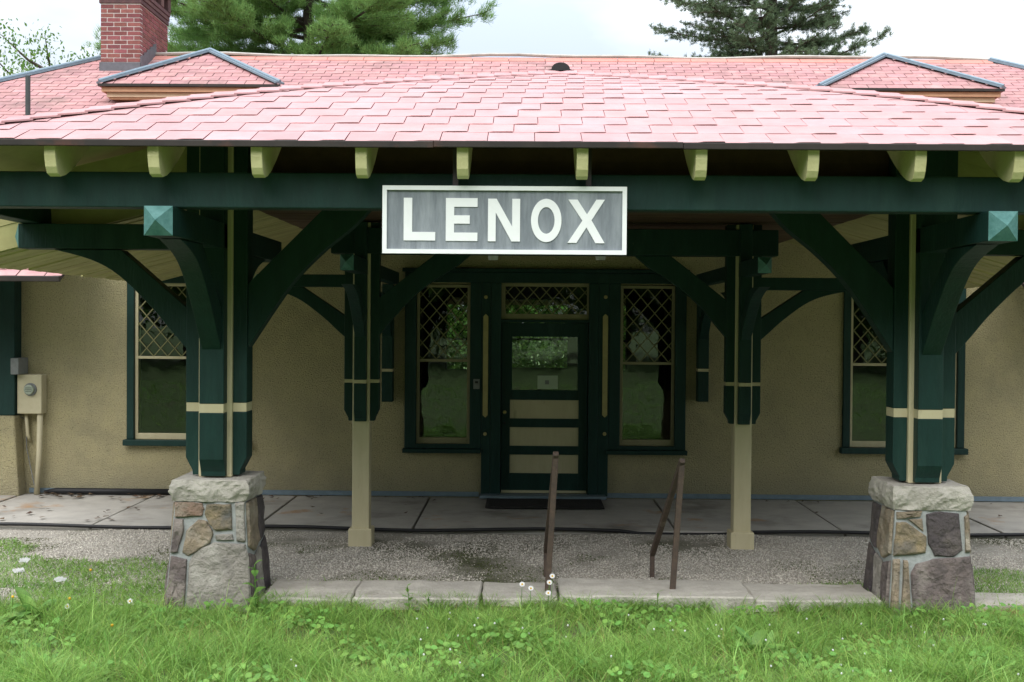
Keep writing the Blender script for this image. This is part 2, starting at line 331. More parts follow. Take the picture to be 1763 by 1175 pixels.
def sash_window(name, r, y, mid, glow, parent, m_sash, casing=.0, spx=.088, spz=.105):
    x0, x1, z0, z1 = r
    w = empty(name, (((x0 + x1) / 2 - parent.location.x), y - parent.location.y, z0 - parent.location.z)); w.parent = parent
    if casing:
        for a in ((x0 - casing, x0 + .012, y - .035, y + .04, z0, z1 + casing), (x1 - .012, x1 + casing, y - .035, y + .04, z0, z1 + casing), (x0 + .012, x1 - .012, y - .035, y + .04, z1 - .012, z1 + casing)):
            box('casing', M_green, w, *a, bevel=.006)
        box('sill', M_green, w, x0 - casing - .03, x1 + casing + .03, y - .09, y + .04, z0 - .075, z0 - .002, bevel=.008)
    t = .036
    for a in ((x0 + .013, x0 + .013 + t, z0, z1 - .013), (x1 - .013 - t, x1 - .013, z0, z1 - .013), (x0 + .013 + t, x1 - .013 - t, z1 - .013 - t, z1 - .013), (x0 + .013 + t, x1 - .013 - t, z0, z0 + .07), (x0 + .013 + t, x1 - .013 - t, mid - .016, mid + .016)):
        box('sash_rail', m_sash, w, a[0], a[1], y + .012, y + .05, a[2], a[3], bevel=.004)
    g = (x0 + .013 + t, x1 - .013 - t, mid + .016, z1 - .013 - t)
    box('upper_pane', M_glass, w, g[0], g[1], y + .03, y + .034, g[2], g[3])
    box('lower_pane', M_glass, w, g[0], g[1], y + .036, y + .040, z0 + .07, mid - .016)
    lattice(w, g, y + .024, spx, spz, M_latt)
    return w
yS = YW - .005
sash_window('window', winL, yS, P(280, 616, YW).z, 0, B, M_cream, casing=.075, spx=.17, spz=.195)
sash_window('window', winR, yS, P(1500, 628, YW).z, 0, B, M_cream, casing=.075, spx=.17, spz=.195)
M_sashb = mat('dull_brown_sash_paint', (.30, .27, .16), (.25, .22, .13), 10, .6)
sash_window('window', winC[0], yS, P(765, 621, YW).z, 0, B, M_sashb, casing=0, spx=.17, spz=.195)
sash_window('window', winC[1], yS, P(1112, 626, YW).z, 0, B, M_sashb, casing=0, spx=.17, spz=.195)
for r, n in zip(far, range(3)):
    w = empty('rear_window', ((r[0] + r[1]) / 2 - .4, YF - YW, r[2])); w.parent = B
    box('pane', M_glass, w, r[0], r[1], YF + .1, YF + .104, r[2], r[3])
    mz = r[2] + (r[3] - r[2]) * .42
    box('rail', M_dark, w, r[0], r[1], YF + .06, YF + .095, mz - .02, mz + .02)
    lattice(w, (r[0], r[1], mz, r[3]), YF + .05, .17, .20, M_dark, .018)
# entrance surround
ent = empty('entrance_surround', (0, -.03, 0)); ent.parent = B
zt = wz(940, 470); zt2 = wz(940, 488) ; zb = wz(760, 772)
XL, XR = wx(697), wx(1181); yA, yB = YW - .05, YW + .03
box('head_board', M_green, ent, XL, XR, yA, yB, zt2 + .001, zt, .006)
box('head_moulding', M_green, ent, XL - .03, XR + .03, YW - .09, YW + .02, zt + .002, zt + .045, .006)
def vb(a, b, z0, z1, n='jamb_board'): return box(n, M_green, ent, a, b, yA, yB, z0, z1, .006)
vb(XL, winC[0][0] + .012, zb, zt2); vb(winC[0][1] - .012, wx(829), zb, zt2)
vb(wx(829) + .002, wx(845) - .002, 0.03, zt2, 'pilaster'); vb(wx(845), doorO[0] + .004, 0.03, zt2)
vb(doorO[1] - .004, wx(1030), 0.03, zt2); vb(wx(1030) + .002, wx(1048) - .002, 0.03, zt2, 'pilaster')
vb(wx(1048), winC[1][0] + .012, zb, zt2); vb(winC[1][1] - .012, XR, zb, zt2)
for a, b, s in ((XL, wx(829), 0), (wx(1044), XR, 1)):
    box('sill', M_green, ent, a - (.02 if not s else -.004), b + (.02 if s else -.004), YW - .10, YW + .03, zb - .055, zb - .002, .008)
    box('apron', M_green, ent, (winC[s][0] + .012), winC[s][1] - .012, yA, yB, zb, winC[s][2] - .003, .004)
for x in (836, 1041.5):
    zlo, zhi = wz(x, 719), wz(x, 541); X = wx(x, 630)
    MB().prism([(-.03, zlo + .03), (0, zlo), (.03, zlo + .03), (.03, zhi - .03), (0, zhi), (-.03, zhi - .03)], lambda u, v, w, X=X: (X + u, w, v), yA - .014, yA - .001).build('cream_strip', M_green_dot, ent)
    for py in (512, 747): MB().disc((X, yA - .012, wz(x, py)), .022, .024).build('boss', M_green_dot, ent, bevel=.006)
# door
door = empty('door', (wx(938) - .4, 0, 0.03)); door.parent = B
dz = lambda y: P(938, y, YW + .05).z; dx = lambda x: P(x, 700, YW + .05).x
d0, d1 = doorO[0], doorO[1]; yd0, yd1 = YW + .03, YW + .075
box('frame_head', M_green, door, d0, d1, YW - .01, YW + .10, dz(556), dz(551), .004)
tz0, tz1 = dz(551), doorO[3]
for a in ((d0, dx(869), tz0, tz1), (dx(1009), d1, tz0, tz1), (dx(869), dx(1009), tz1 - .04, tz1), (dx(869), dx(1009), tz0, tz0 + .07)): box('transom_sash', M_sashb, door, a[0], a[1], yd0, yd1, a[2], a[3], .004)
box('transom_pane', M_glass, door, dx(869), dx(1009), YW + .05, YW + .054, tz0 + .07, tz1 - .04)
lattice(door, (dx(869), dx(1009), tz0 + .07, tz1 - .04), YW + .04, .155, .175, M_latt)
pz = [(dz(721), dz(689)), (dz(768), dz(736)), (dz(815), dz(783))]; gz = (dz(672), dz(580)); px0, px1 = dx(878), dx(996)
box('stile', M_green, door, d0 + .01, px0, yd0, yd1, .05, dz(556) - .003, .004)
box('stile', M_green, door, px1, d1 - .01, yd0, yd1, .05, dz(556) - .003, .004)
zz = [.05] + [v for p in reversed(pz) for v in p] + [gz[0], gz[1], dz(556) - .003]
for i in range(0, len(zz), 2): box('rail', M_green, door, px0, px1, yd0, yd1, zz[i], zz[i + 1], .004)
for a, b in pz: box('panel', M_cream, door, px0, px1, yd0 + .018, yd1 - .006, a, b)
for a in ((px0, dx(881)), (dx(994), px1)): box('glazing_stop', M_green, door, a[0], a[1], yd0, yd1, *gz)
box('glass_pane', M_glass, door, dx(881), dx(994), YW + .052, YW + .056, *gz)
nt_ = box('notice', M_paper, door, dx(925), dx(960), YW + .046, YW + .048, dz(670), dz(647)); nt_['label'] = 'pale paper notice taped inside the door glass'
box('notice_mark', M_grey, door, dx(938), dx(945), YW + .0445, YW + .0455, dz(662), dz(655))
box('kick_strip', M_box, door, dx(864), dx(1010), yd0 - .012, yd0 - .001, .055, .085)
MB().disc((dx(869), yd0 - .035, dz(710)), .022, .03).build('knob', M_brass, door, bevel=.008)
MB().disc((dx(869), yd0 - .012, dz(729)), .014, .02).build('lock', M_dark, door)
box('threshold', M_flash, B, wx(828), wx(1044), YW - .22, YW + .02, .012, .05, .008)
# flashing along the wall base
M_flash2 = mat('pale_base_flashing', (.34, .39, .43), (.24, .28, .31), 9, .5, .3, 40)
xx = -6.0
for nx_ in (-3.9, -1.9, wx(828) - .01): box('base_flashing', M_flash, B, xx, nx_ - .006, YW - .018, YW - .002, .008, .065); xx = nx_
xx = wx(1044) + .01
for nx_ in (2.6, 4.4, 6.3, 9.5): box('base_flashing', M_flash, B, xx, nx_ - .006, YW - .018, YW - .002, .008, .065); xx = nx_
# green wall post and stucco buttress at the far left
zbt = P(10, 716, 13.8).z; xb = P(24, 780, 13.78).x; xg = P(25, 600, 13.8).x
MB().prism([(xb - 1.1, -.02), (xb + .06, -.02), (xb, zbt), (xb - 1.1, zbt)], lambda u, v, w: (u, w, v), 13.78, YW - .003).build('buttress', M_stucco, B, bevel=.02)
box('corner_post', M_green, B, xg - .45, xg, 13.80, YW - .003, zbt + .003, 2.7, .01)
# main roof
RX0, RX1, RY, RZ = P(190, 100, 20).x, P(1705, 107, 20).x, 20.0, P(940, 102, 20).z
EY = 12.45; EZ = P(60, 482, 12.45).z + .03; SL = (RZ - EZ) / (RY - EY); RUN = RY - EY
roof = empty('roof', (0, 0, EZ)); roof.parent = B
def rz_(y): return EZ + (y - EY) * SL
e0, e1 = RX0 - RUN, RX1 + RUN; by = RY + RUN
gapL, gapR = P(105, 480, EY).x, 5.3
def slab(poly, t=.03): # thick sheet
    n = len(poly); return MB().add(list(poly) + [(p[0], p[1], p[2] - t) for p in poly], [tuple(range(n)), tuple(range(n, 2 * n))[::-1]] + [(i, n + i, n + (i + 1) % n, (i + 1) % n) for i in range(n)])
yi = YW + .0
mb = slab([(e0, EY, EZ), (gapL, EY, EZ), (gapL, yi, rz_(yi)), (e0 + yi - EY, yi, rz_(yi))]); mb.build('roof_deck', M_deck, roof)
slab([(gapR, EY, EZ), (e1, EY, EZ), (e1 - (yi - EY), yi, rz_(yi)), (gapR, yi, rz_(yi))]).build('roof_deck', M_deck, roof)
slab([(e0 + yi - EY, yi, rz_(yi)), (e1 - (yi - EY), yi, rz_(yi)), (RX1, RY, RZ), (RX0, RY, RZ)]).build('roof_deck', M_deck, roof)
slab([(e0, EY, EZ), (RX0, RY, RZ), (e0, by, EZ)]).build('roof_deck', M_oldshingle, roof)
slab([(e1, EY, EZ), (e1, by, EZ), (RX1, RY, RZ)]).build('roof_deck', M_oldshingle, roof)
slab([(e0, by, EZ), (RX0, RY, RZ), (RX1, RY, RZ), (e1, by, EZ)]).build('roof_deck', M_oldshingle, roof)
for a, b in ((e0, gapL), (gapR, e1)):
    box('eave_gutter', M_drip, roof, a, b, EY - .05, EY, EZ - .05, EZ + .012, .008)
def shingle_block(w, e, t=.010, lift=.0):
    """one tab in local coords: x across, y up the slope; butt edge thick at y=0"""
    E = e * 1.3; xs_ = (0, w * .42, w * .56, w * .97, w); lf = (0, lift * .1, lift * .85, lift, lift * .8)
    return [(x, 0, l - (.001 if l else .003)) for x, l in zip(xs_, lf)] + [(x, 0, t + l) for x, l in zip(xs_, lf)] + [(x, E * .75, t * .55 + l * .18) for x, l in zip(xs_, lf)] + [(0, E, -.003), (w, E, -.003)]
QF = [(i, i + 1, i + 6, i + 5) for i in range(4)] + [(i + 5, i + 6, i + 11, i + 10) for i in range(4)] + [(10, 11, 12, 13, 14, 16, 15), (4, 14, 9), (0, 5, 10), (0, 1, 11, 10), (1, 2, 12, 11), (2, 3, 13, 12), (3, 4, 14, 13)]
def make_tabs(parent, rows, tabw, m, limit, gap=.011, name='shingle', lift=.004, t=.006, jit=.006):
    """rows: list of (y0,z0,y1,z1,xl,xr,offset) bottom-up on a slope facing -y. The first `limit` tabs become parts, the rest one stuff part."""
    count = 0; rest = MB()
    for (y0, z0, y1, z1, xl, xr, off) in rows:
        dy, dz_ = y1 - y0, z1 - z0; L_ = math.hypot(dy, dz_); sy, sz = dy / L_, dz_ / L_
        k0 = math.floor((xl - off) / tabw)
        x = off + k0 * tabw
        while x < xr:
            a, b = max(x + gap / 2, xl), min(x + tabw - gap / 2, xr); x += tabw
            if b - a < .03: continue
            dj = random.uniform(-jit, jit); lf = lift * random.uniform(.5, 1.4); bl = shingle_block(b - a, L_, t * random.uniform(.8, 1.3), lf)
            v = [(a + p[0], y0 + (p[1] + dj) * sy - p[2] * sz, z0 + (p[1] + dj) * sz + p[2] * sy + .006) for p in bl]
            if count < limit:
                MB().add(v, QF).build(name, m, parent)
            else: rest.add(v, QF)
            count += 1
    if rest.v:
        o = rest.build(name, m, parent); o['kind'] = 'stuff'
rows = []; y = 15.0; k = 0
while y < RY - .17:
    y1 = y + .138; d = RY - y
    rows.append((y, rz_(y), y1, rz_(y1), RX0 - d + .02, RX1 + d - .02, (k % 2) * .1525 + random.uniform(-.02, .02))); y = y1; k += 1
make_tabs(roof, rows, .305, M_oldshingle, 300)
rows = []; y = EY; k = 0
while y < 15.0 - .1:
    y1 = y + .138
    for xl, xr in ((RX0 - (RY - y) + .1, gapL if y < yi else gapL), (gapR, RX1 + (RY - y) - .1)): rows.append((y, rz_(y), y1, rz_(y1), xl, xr, (k % 2) * .1525))
    y = y1; k += 1
make_tabs(roof, rows, .305, M_oldshingle, 0, name='lower_shingle')
# top course, ridge board, hip flashings
yt = RY - .17
x = RX0 + .05
while x < RX1 - .1:
    x2 = min(x + .62, RX1); MB().add([(x, yt, rz_(yt) + .02), (x2 - .01, yt, rz_(yt) + .02), (x2 - .01, RY - .01, RZ + .02), (x, RY - .01, RZ + .02), (x, yt, rz_(yt)), (x2 - .01, yt, rz_(yt)), (x2 - .01, RY - .01, RZ), (x, RY - .01, RZ)], [(0, 1, 2, 3), (4, 5, 1, 0), (4, 0, 3, 7), (5, 6, 2, 1)]).build('ridge_shingle', M_redridge, roof); x = x2
mb = MB(); n = 30; pts = [(RX0 + (RX1 - RX0) * i / n, RY, RZ + .045 + .02 * math.sin(i * .55) - .012 * math.sin(i * 1.3)) for i in range(n + 1)]
mb.tube(pts, .028, 6); mb.build('ridge_roll', mat('pale_ridge_metal', (.45, .42, .38), (.30, .28, .25), 3, .5), roof)
for sx, rx in ((-1, RX0), (1, RX1)):
    a = Vector((rx, RY, RZ + .012)); b = Vector((rx + sx * RUN, EY, EZ + .012))
    MB().bar(a, b, .17, .035).build('hip_flashing', M_flash, roof); MB().tube([a + Vector((0, 0, .03)), b + Vector((0, 0, .03))], .03, 8).build('hip_roll', M_flash, roof)
# dormers
def dormer(pxl, pxr, pyl, pyr, pxa, pya, lab):
    Yf = 17.55; A = P(pxl, pyl, Yf); C_ = P(pxr, pyr, Yf); zf = (A.z + C_.z) / 2; xl, xr = A.x, C_.x; Ya = Yf + 1.35; ap = P(pxa, pya, Ya); ax, az = ap.x, ap.z - .05
    d = empty('dormer', ((xl + xr) / 2 - B.location.x, Yf - B.location.y, zf)); d.parent = B; d['label'] = lab
    yb = Yf + 3.0
    slab([(xl, Yf, zf), (xr, Yf, zf), (ax, Ya, az)], .02).build('dormer_deck', M_deck, d)
    slab([(xl, Yf, zf), (ax, Ya, az), (ax, yb, az), (xl, yb, zf)], .03).build('dormer_side_roof', M_oldshingle, d)
    slab([(ax, Ya, az), (xr, Yf, zf), (xr, yb, zf), (ax, yb, az)], .03).build('dormer_side_roof', M_oldshingle, d)
    rows = []; n = 9
    for k in range(n):
        t0, t1 = k / n, (k + 1) / n
        rows.append((Yf + (Ya - Yf) * t0, zf + (az - zf) * t0, Yf + (Ya - Yf) * t1, zf + (az - zf) * t1, xl + (ax - xl) * (t0 + .3 / n), xr + (ax - xr) * (t0 + .3 / n), (k % 2) * .14))
    make_tabs(d, rows, .285, M_oldshingle, 300)
    for e in ((xl, Yf, zf), (xr, Yf, zf)):
        a = Vector((ax, Ya, az + .035)); b = Vector(e) + Vector((0, 0, .035)); MB().bar(a, b, .16, .03).build('hip_flashing', M_flash, d); MB().tube([a + Vector((0, 0, .025)), b + Vector((0, 0, .025))], .026, 8).build('hip_roll', M_flash, d)
    box('drip_edge', M_drip, d, xl - .01, xr + .01, Yf - .025, Yf, zf - .028, zf + .012)
    def ring(off, z0, z1, m, nm):
        for a in ((xl + off, xr - off, Yf + off, Yf + off + .03), (xl + off, xl + off + .03, Yf + off + .03, yb), (xr - off - .03, xr - off, Yf + off + .03, yb)): box(nm, m, d, a[0], a[1], a[2], a[3], z0, z1)
    ring(.03, zf - .10, zf - .031, M_fascia, 'fascia'); ring(.09, zf - .17, zf - .10, M_fasciac, 'frieze')
    MB().add([(xl + .12, Yf + .12, zf - .172), (xr - .12, Yf + .12, zf - .172), (xr - .42, Yf + .5, zf - .175), (xl + .42, Yf + .5, zf - .175), (xl + .12, Yf + .12, zf - .2), (xr - .12, Yf + .12, zf - .2), (xr - .42, Yf + .5, zf - .2), (xl + .42, Yf + .5, zf - .2)], [(0, 1, 2, 3), (4, 5, 6, 7), (0, 1, 5, 4), (1, 2, 6, 5), (2, 3, 7, 6), (3, 0, 4, 7)]).build('soffit', M_fascia, d)
    box('louvre_opening', M_dark, d, xl + .42, xr - .42, Yf + .5, yb - .1, zf - .9, zf - .176)
dormer(170, 482, 143, 150, 362, 86, 'left roof dormer beside the chimney')
dormer(1410, 1728, 149, 159, 1522, 94, 'right roof dormer')
# chimney
cyF = 19.25; cl, cr_, cb = P(173, 60, cyF).x, P(242, 60, cyF).x, 20.7
ch = empty('chimney', (cl - B.location.x, cyF - B.location.y, RZ)); ch.parent = B
ztop = P(207, 6, cyF).z; zlow = rz_(cyF) - .3
box('mortar_core', M_mortar, ch, cl + .007, cr_ - .007, cyF + .002, cb, zlow, ztop)
box('lead_apron', M_lead, ch, cl - .015, cr_ + .015, cyF - .02, cb - .6, zlow, P(207, 108, cyF).z, .004)
rp = .0737; z = P(207, 107, cyF).z; k = 0
bl_mesh = {}
def brickm(w, d, h, m):
    key = (round(w, 3), round(d, 3), m.name)
    if key not in bl_mesh: bl_mesh[key] = MB().box(0, w, 0, d, 0, h).mesh('brick', m)
    return bl_mesh[key]
fw = cr_ - cl; bw = fw / 3.0
while z < ztop - .02:
    offs = [0, bw, 2 * bw, fw] if k % 2 == 0 else [0, bw * .5, bw * 1.5, bw * 2.5, fw]
    for i in range(len(offs) - 1):
        w = offs[i + 1] - offs[i] - .012; me = brickm(w, .1, rp - .013, M_brick)
        o = link('brick', me, ch, loc=Vector((cl + offs[i] + .006, cyF - .003 + random.uniform(-.002, .002), z)) - ch.location - B.location); 
    L_ = cb - cyF - .1; nb = 6; bw2 = L_ / nb
    offs = [i * bw2 for i in range(nb + 1)] if k % 2 else [0] + [(i + .5) * bw2 for i in range(nb)] + [L_]
    for i in range(len(offs) - 1):
        w = offs[i + 1] - offs[i] - .012; me = brickm(.1, w, rp - .013, M_brick)
        yy = cyF + .1 + offs[i] + .006
        if rz_(yy) < z + .1: link('brick', me, ch, loc=Vector((cr_ - .097 + random.uniform(-.002, .002), yy, z)) - ch.location - B.location)
    z += rp; k += 1
# stepped side flashing
for i in range(5):
    ya = cyF - .02 + i * .16; zt_ = rz_(ya + .16) + .17
    if ya + .16 < cb: MB().add([(cr_ + .016, ya, zlow), (cr_ + .016, ya + .16, zlow), (cr_ + .016, ya + .16, zt_ + .05), (cr_ + .016, ya, zt_), (cr_ + .004, ya, zlow), (cr_ + .004, ya + .16, zlow), (cr_ + .004, ya + .16, zt_ + .05), (cr_ + .004, ya, zt_)], [(0, 1, 2, 3), (7, 6, 5, 4), (3, 2, 6, 7), (0, 3, 7, 4)]).build('step_flashing', M_lead, ch)
for i in range(3): box('corbel_course', M_brickdark, ch, cl - .02 - .012 * i, cr_ + .02 + .012 * i, cyF - .02 - .012 * i, cb + .02, ztop + i * rp, ztop + (i + 1) * rp - .006, .006)
zc = ztop + 3 * rp
for a, b in ((cyF - .05, cyF + .18), (cyF + .46, cyF + .66), (cyF + .94, cyF + 1.1), (cb - .12, cb + .04)): box('flue_pier', M_brickdark, ch, cl - .05, cr_ + .05, a, b, zc, zc + .24, .01)
box('chimney_cap', M_brickdark, ch, cl - .08, cr_ + .08, cyF - .08, cb + .07, zc + .245, zc + .36, .02)
# vent pipe
vx = P(48, 160, 17.1)
pv = MB().tube([(vx.x, 17.1, rz_(17.1) - .2), (vx.x, 17.1, P(48, 131, 17.1).z)], .036, 12).build('vent_pipe', mat('dark_pipe', (.055, .065, .065), None, 10, .6), B)

# ------------------------------------------------------------------ entrance canopy
YP = 9.17; XPL, XPR = -2.42, 3.11
prof = [(7.5, 3.274), (7.713, 3.360), (7.927, 3.450), (8.14, 3.538), (8.353, 3.626), (8.567, 3.713), (8.78, 3.795), (8.993, 3.873), (9.207, 3.947), (9.42, 4.016), (9.633, 4.083), (9.847, 4.147), (10.06, 4.210), (10.273, 4.272), (10.487, 4.333), (10.7, 4.393)]
AX, AY, AZ = P(965, 124, 10.7).x, 10.7, 4.40
EXL, EXR = AX - 4.44, AX + 4.44
Cn = empty('entrance_canopy', (AX, YP, 0), 'pink shingled hip roof canopy on green timber posts over the station entrance', 'canopy')
def hx(y, s): return AX + s * 4.44 * (AY - y) / 3.2
mb = MB()
for i in range(len(prof) - 1):
    (ya, za), (yb, zb_) = prof[i], prof[i + 1]
    v = [(hx(ya, -1), ya, za - .004), (hx(ya, 1), ya, za - .004), (hx(yb, 1), yb, zb_ - .004), (hx(yb, -1), yb, zb_ - .004)]
    mb.add(v + [(p[0], p[1], p[2] - .03) for p in v], [(0, 1, 2, 3), (7, 6, 5, 4)] + ([(0, 4, 5, 1)] if i == 0 else []))
mb.build('roof_sheathing', M_soffit, Cn)
mb = MB()
for i in range(len(prof) - 1):
    (ya, za), (yb, zb_) = prof[i], prof[i + 1]; mb.add([(hx(ya, -1), ya, za - .001), (hx(ya, 1), ya, za - .001), (hx(yb, 1), yb, zb_ - .001), (hx(yb, -1), yb, zb_ - .001)], [(0, 1, 2, 3)])
mb.build('roof_felt', M_deck, Cn)
def ztopc(x): # underside of the canopy roof at y = 9.31
    lim = 4.393 - (4.393 - 3.27) * max(0, abs(x - AX)) / 4.44; return min(3.98, lim) - .06
for j in range(10):  # added boards; dark brown middle bay stands in for shade under the roof
    for s in (-1, 0, 1):
        xa, xb_ = ((AX - 4.85, -2.37), (-2.365, 3.015), (3.02, AX + 4.85))[s + 1]
        z0_ = 3.12 - .57 * 0; lowz = (lambda x: 3.14 - .57 * max(0, (abs(x - AX) - 2.69)) / 2.16) if s else (lambda x: 3.10)
        N = 8
        pts_lo, pts_hi = [], []
        for k in range(N + 1):
            x = xa + (xb_ - xa) * k / N; lo_ = lowz(x) + j * .10; hi_ = min(lo_ + .0995, ztopc(x)); pts_lo.append((x, lo_)); pts_hi.append((x, max(hi_, lo_)))
        ok = [k for k in range(N + 1) if pts_hi[k][1] - pts_lo[k][1] > .01]
        if len(ok) < 2: continue
        pl = [pts_lo[k] for k in ok] + [pts_hi[k] for k in reversed(ok)]
        MB().prism(pl, lambda u, v, w: (u, w, v), 9.31 + .006 * (j % 2), 9.335).build('added_closing_board', M_soffit if s else M_brownboard, Cn)
for s in (-1, 1):   # side slopes back to the main roof
    xe = EXL if s < 0 else EXR
    hp = [(hx(ya, s), ya, za - .004) for ya, za in prof]
    mb = MB()
    for i in range(len(hp) - 1):
        a, b = hp[i], hp[i + 1]; mb.add([a, b, (b[0], 14.6, b[2]), (a[0], 14.6, a[2])] + [(a[0], a[1], a[2] - .03), (b[0], b[1], b[2] - .03), (b[0], 14.6, b[2] - .03), (a[0], 14.6, a[2] - .03)], [(0, 1, 2, 3), (7, 6, 5, 4)])
    mb.build('side_roof', M_soffit, Cn)
    mb = MB()
    for i in range(len(hp) - 1):
        a, b = hp[i], hp[i + 1]; q = .012; mb.add([(a[0], a[1], a[2] + q), (b[0], b[1], b[2] + q), (b[0], 14.6, b[2] + q), (a[0], 14.6, a[2] + q)], [(0, 1, 2, 3)])
    mb.build('side_shingles', M_shingle, Cn)
    MB().box(xe - .03 if s < 0 else xe, xe if s < 0 else xe + .03, 7.48, 12.2, 3.225, 3.285).build('side_drip_edge', M_drip, Cn)
rows = []
for i in range(len(prof) - 1):
    (ya, za), (yb, zb_) = prof[i], prof[i + 1]; ym = ya * .8 + yb * .2
    rows.append((ya - (.03 if i == 0 else 0), za - (.012 if i == 0 else 0), yb, zb_, hx(ym, -1) + .02, hx(ym, 1) - .02, .05 + (i % 2) * .155 + i * .012))
make_tabs(Cn, rows, .305, M_shingle, 300, lift=.006, t=.003, jit=.005, gap=.005)
MB().prism([(-2.36, 3.10), (3.0, 3.10), (3.0, ztopc(3.0)), (AX + 1.2, ztopc(AX + 1.2)), (AX, 3.92), (AX - 1.2, ztopc(AX - 1.2)), (-2.36, ztopc(-2.36))], lambda u, v, w: (u, w, v), 9.336, 9.36).build('added_closing_panel', M_brownboard, Cn)  # added backing panel, dark like the shaded roof space it closes off
for s in (-1, 1):
    pts = [Vector((hx(ya, s), ya, za + .03)) for ya, za in prof]
    for i in range(len(pts) - 1):
        for h_ in range(2):
            a = pts[i].lerp(pts[i + 1], h_ * .5); b = pts[i].lerp(pts[i + 1], h_ * .5 + .56); up = .012
            f = Vector((.0, -.115, -.048)); g = Vector((s * .16, 0, -.05))
            v = [a + f + Vector((0, 0, up)), b + f, b, a + Vector((0, 0, up)), a + g + Vector((0, 0, up)), b + g]
            v2 = [p - Vector((0, 0, .012)) for p in v]
            MB().add(v + v2, [(0, 1, 2, 3), (3, 2, 5, 4), (0, 3, 9, 6), (3, 4, 10, 9), (0, 6, 7, 1)]).build('hip_cap_shingle', M_shingle, Cn)
# ridge behind the apex
MB().bar((AX, AY, AZ + .02), (AX, 16.4, AZ + .02), .24, .02).build('ridge_cap', M_shingle, Cn)
v_ = []
ap = P(965, 124, 10.72); nseg = 12
ve = MB().prism([(-.125, 0)] + [(-.085 * math.cos(math.pi * k / nseg) , .012 + .062 * math.sin(math.pi * k / nseg)) for k in range(nseg + 1)] + [(.125, 0)], lambda u, v, w: (ap.x + u, w, ap.z + v), 10.66, 10.95).build('ridge_vent', M_black, Cn)
# drip edge along the front eave
xx = EXL - .03; ds = [(-.6, .0), (1.0, .004), (EXR + .03, 0)]
for xe, dzz in ds: box('drip_edge', M_drip, Cn, xx, xe, 7.452, 7.475, 3.226 + dzz, 3.268 + dzz, .004); xx = xe + .002
# rafters
M_raft = mat('rafter_cream_paint', (.60, .57, .31), (.53, .50, .26), 9, .6, .35, 45, speck=(.30, .28, .15), kscale=30, klo=.68, khi=.74)
def raf_poly(): # (y, z) outline, tail at 7.5
    top = lambda y: np.interp(y, [p[0] for p in prof], [p[1] for p in prof]) - .036
    pts = [(7.5, top(7.5))] + [(y, top(y)) for y in (8.14, 8.8, 9.4, 10.06, 10.5)]
    low = [(y, top(y) - .16) for y in (10.5, 9.4, 8.6, 8.1)] + [(7.95, top(7.95) - .165), (7.76, 3.105), (7.66, 3.06), (7.585, 3.045), (7.545, 3.06), (7.52, 3.10), (7.503, 3.17)]
    return pts + low
for px in (-93, 85, 263, 441, 621, 796, 1003, 1208, 1401, 1586, 1757, 1930):
    X = P(px, 290, 7.5).x; full = raf_poly(); ymax = AY - abs(X - AX) * 3.2 / 4.44
    pl = [(min(y_, max(ymax, 7.9)), z_ if y_ <= ymax else None) for y_, z_ in full]
    top = lambda y: float(np.interp(y, [p[0] for p in prof], [p[1] for p in prof])) - .036
    ymx = min(10.5, ymax); ys_ = [y_ for y_ in (8.14, 8.8, 9.4, 10.06) if y_ < ymx - .05]
    poly = [(7.5, top(7.5))] + [(y_, top(y_)) for y_ in ys_] + [(ymx, top(ymx)), (ymx, top(ymx) - .16)] + [(y_, top(y_) - .16) for y_ in reversed(ys_)] + [(7.95, 3.21), (7.80, 3.118), (7.68, 3.065), (7.60, 3.045), (7.55, 3.058), (7.522, 3.10), (7.503, 3.17)]
    MB().prism(poly, lambda u, v, w: (w, u, v), X - .037, X + .037).build('rafter', M_raft, Cn, bevel=.004)
# plates on the arm ends
box('front_plate', M_green, Cn, EXL + .12, EXR - .12, 7.76, 7.92, 2.863, 3.10, .008)
box('side_plate', M_green, Cn, XPL - 1.56, XPL - 1.40, 7.925, 9.6, 2.863, 3.10, .008)
box('side_plate', M_green, Cn, XPR + 1.40, XPR + 1.56, 7.925, 9.6, 2.863, 3.10, .008)
box('post_girder', M_green, Cn, XPL + .14, XPR - .14, 9.07, 9.27, 3.0, 3.25, .008)
box('rear_girder', M_green, Cn, P(570, 420, 11.1).x, P(1340, 420, 11.1).x, 11.08, 11.30, 2.76, 3.01, .008)
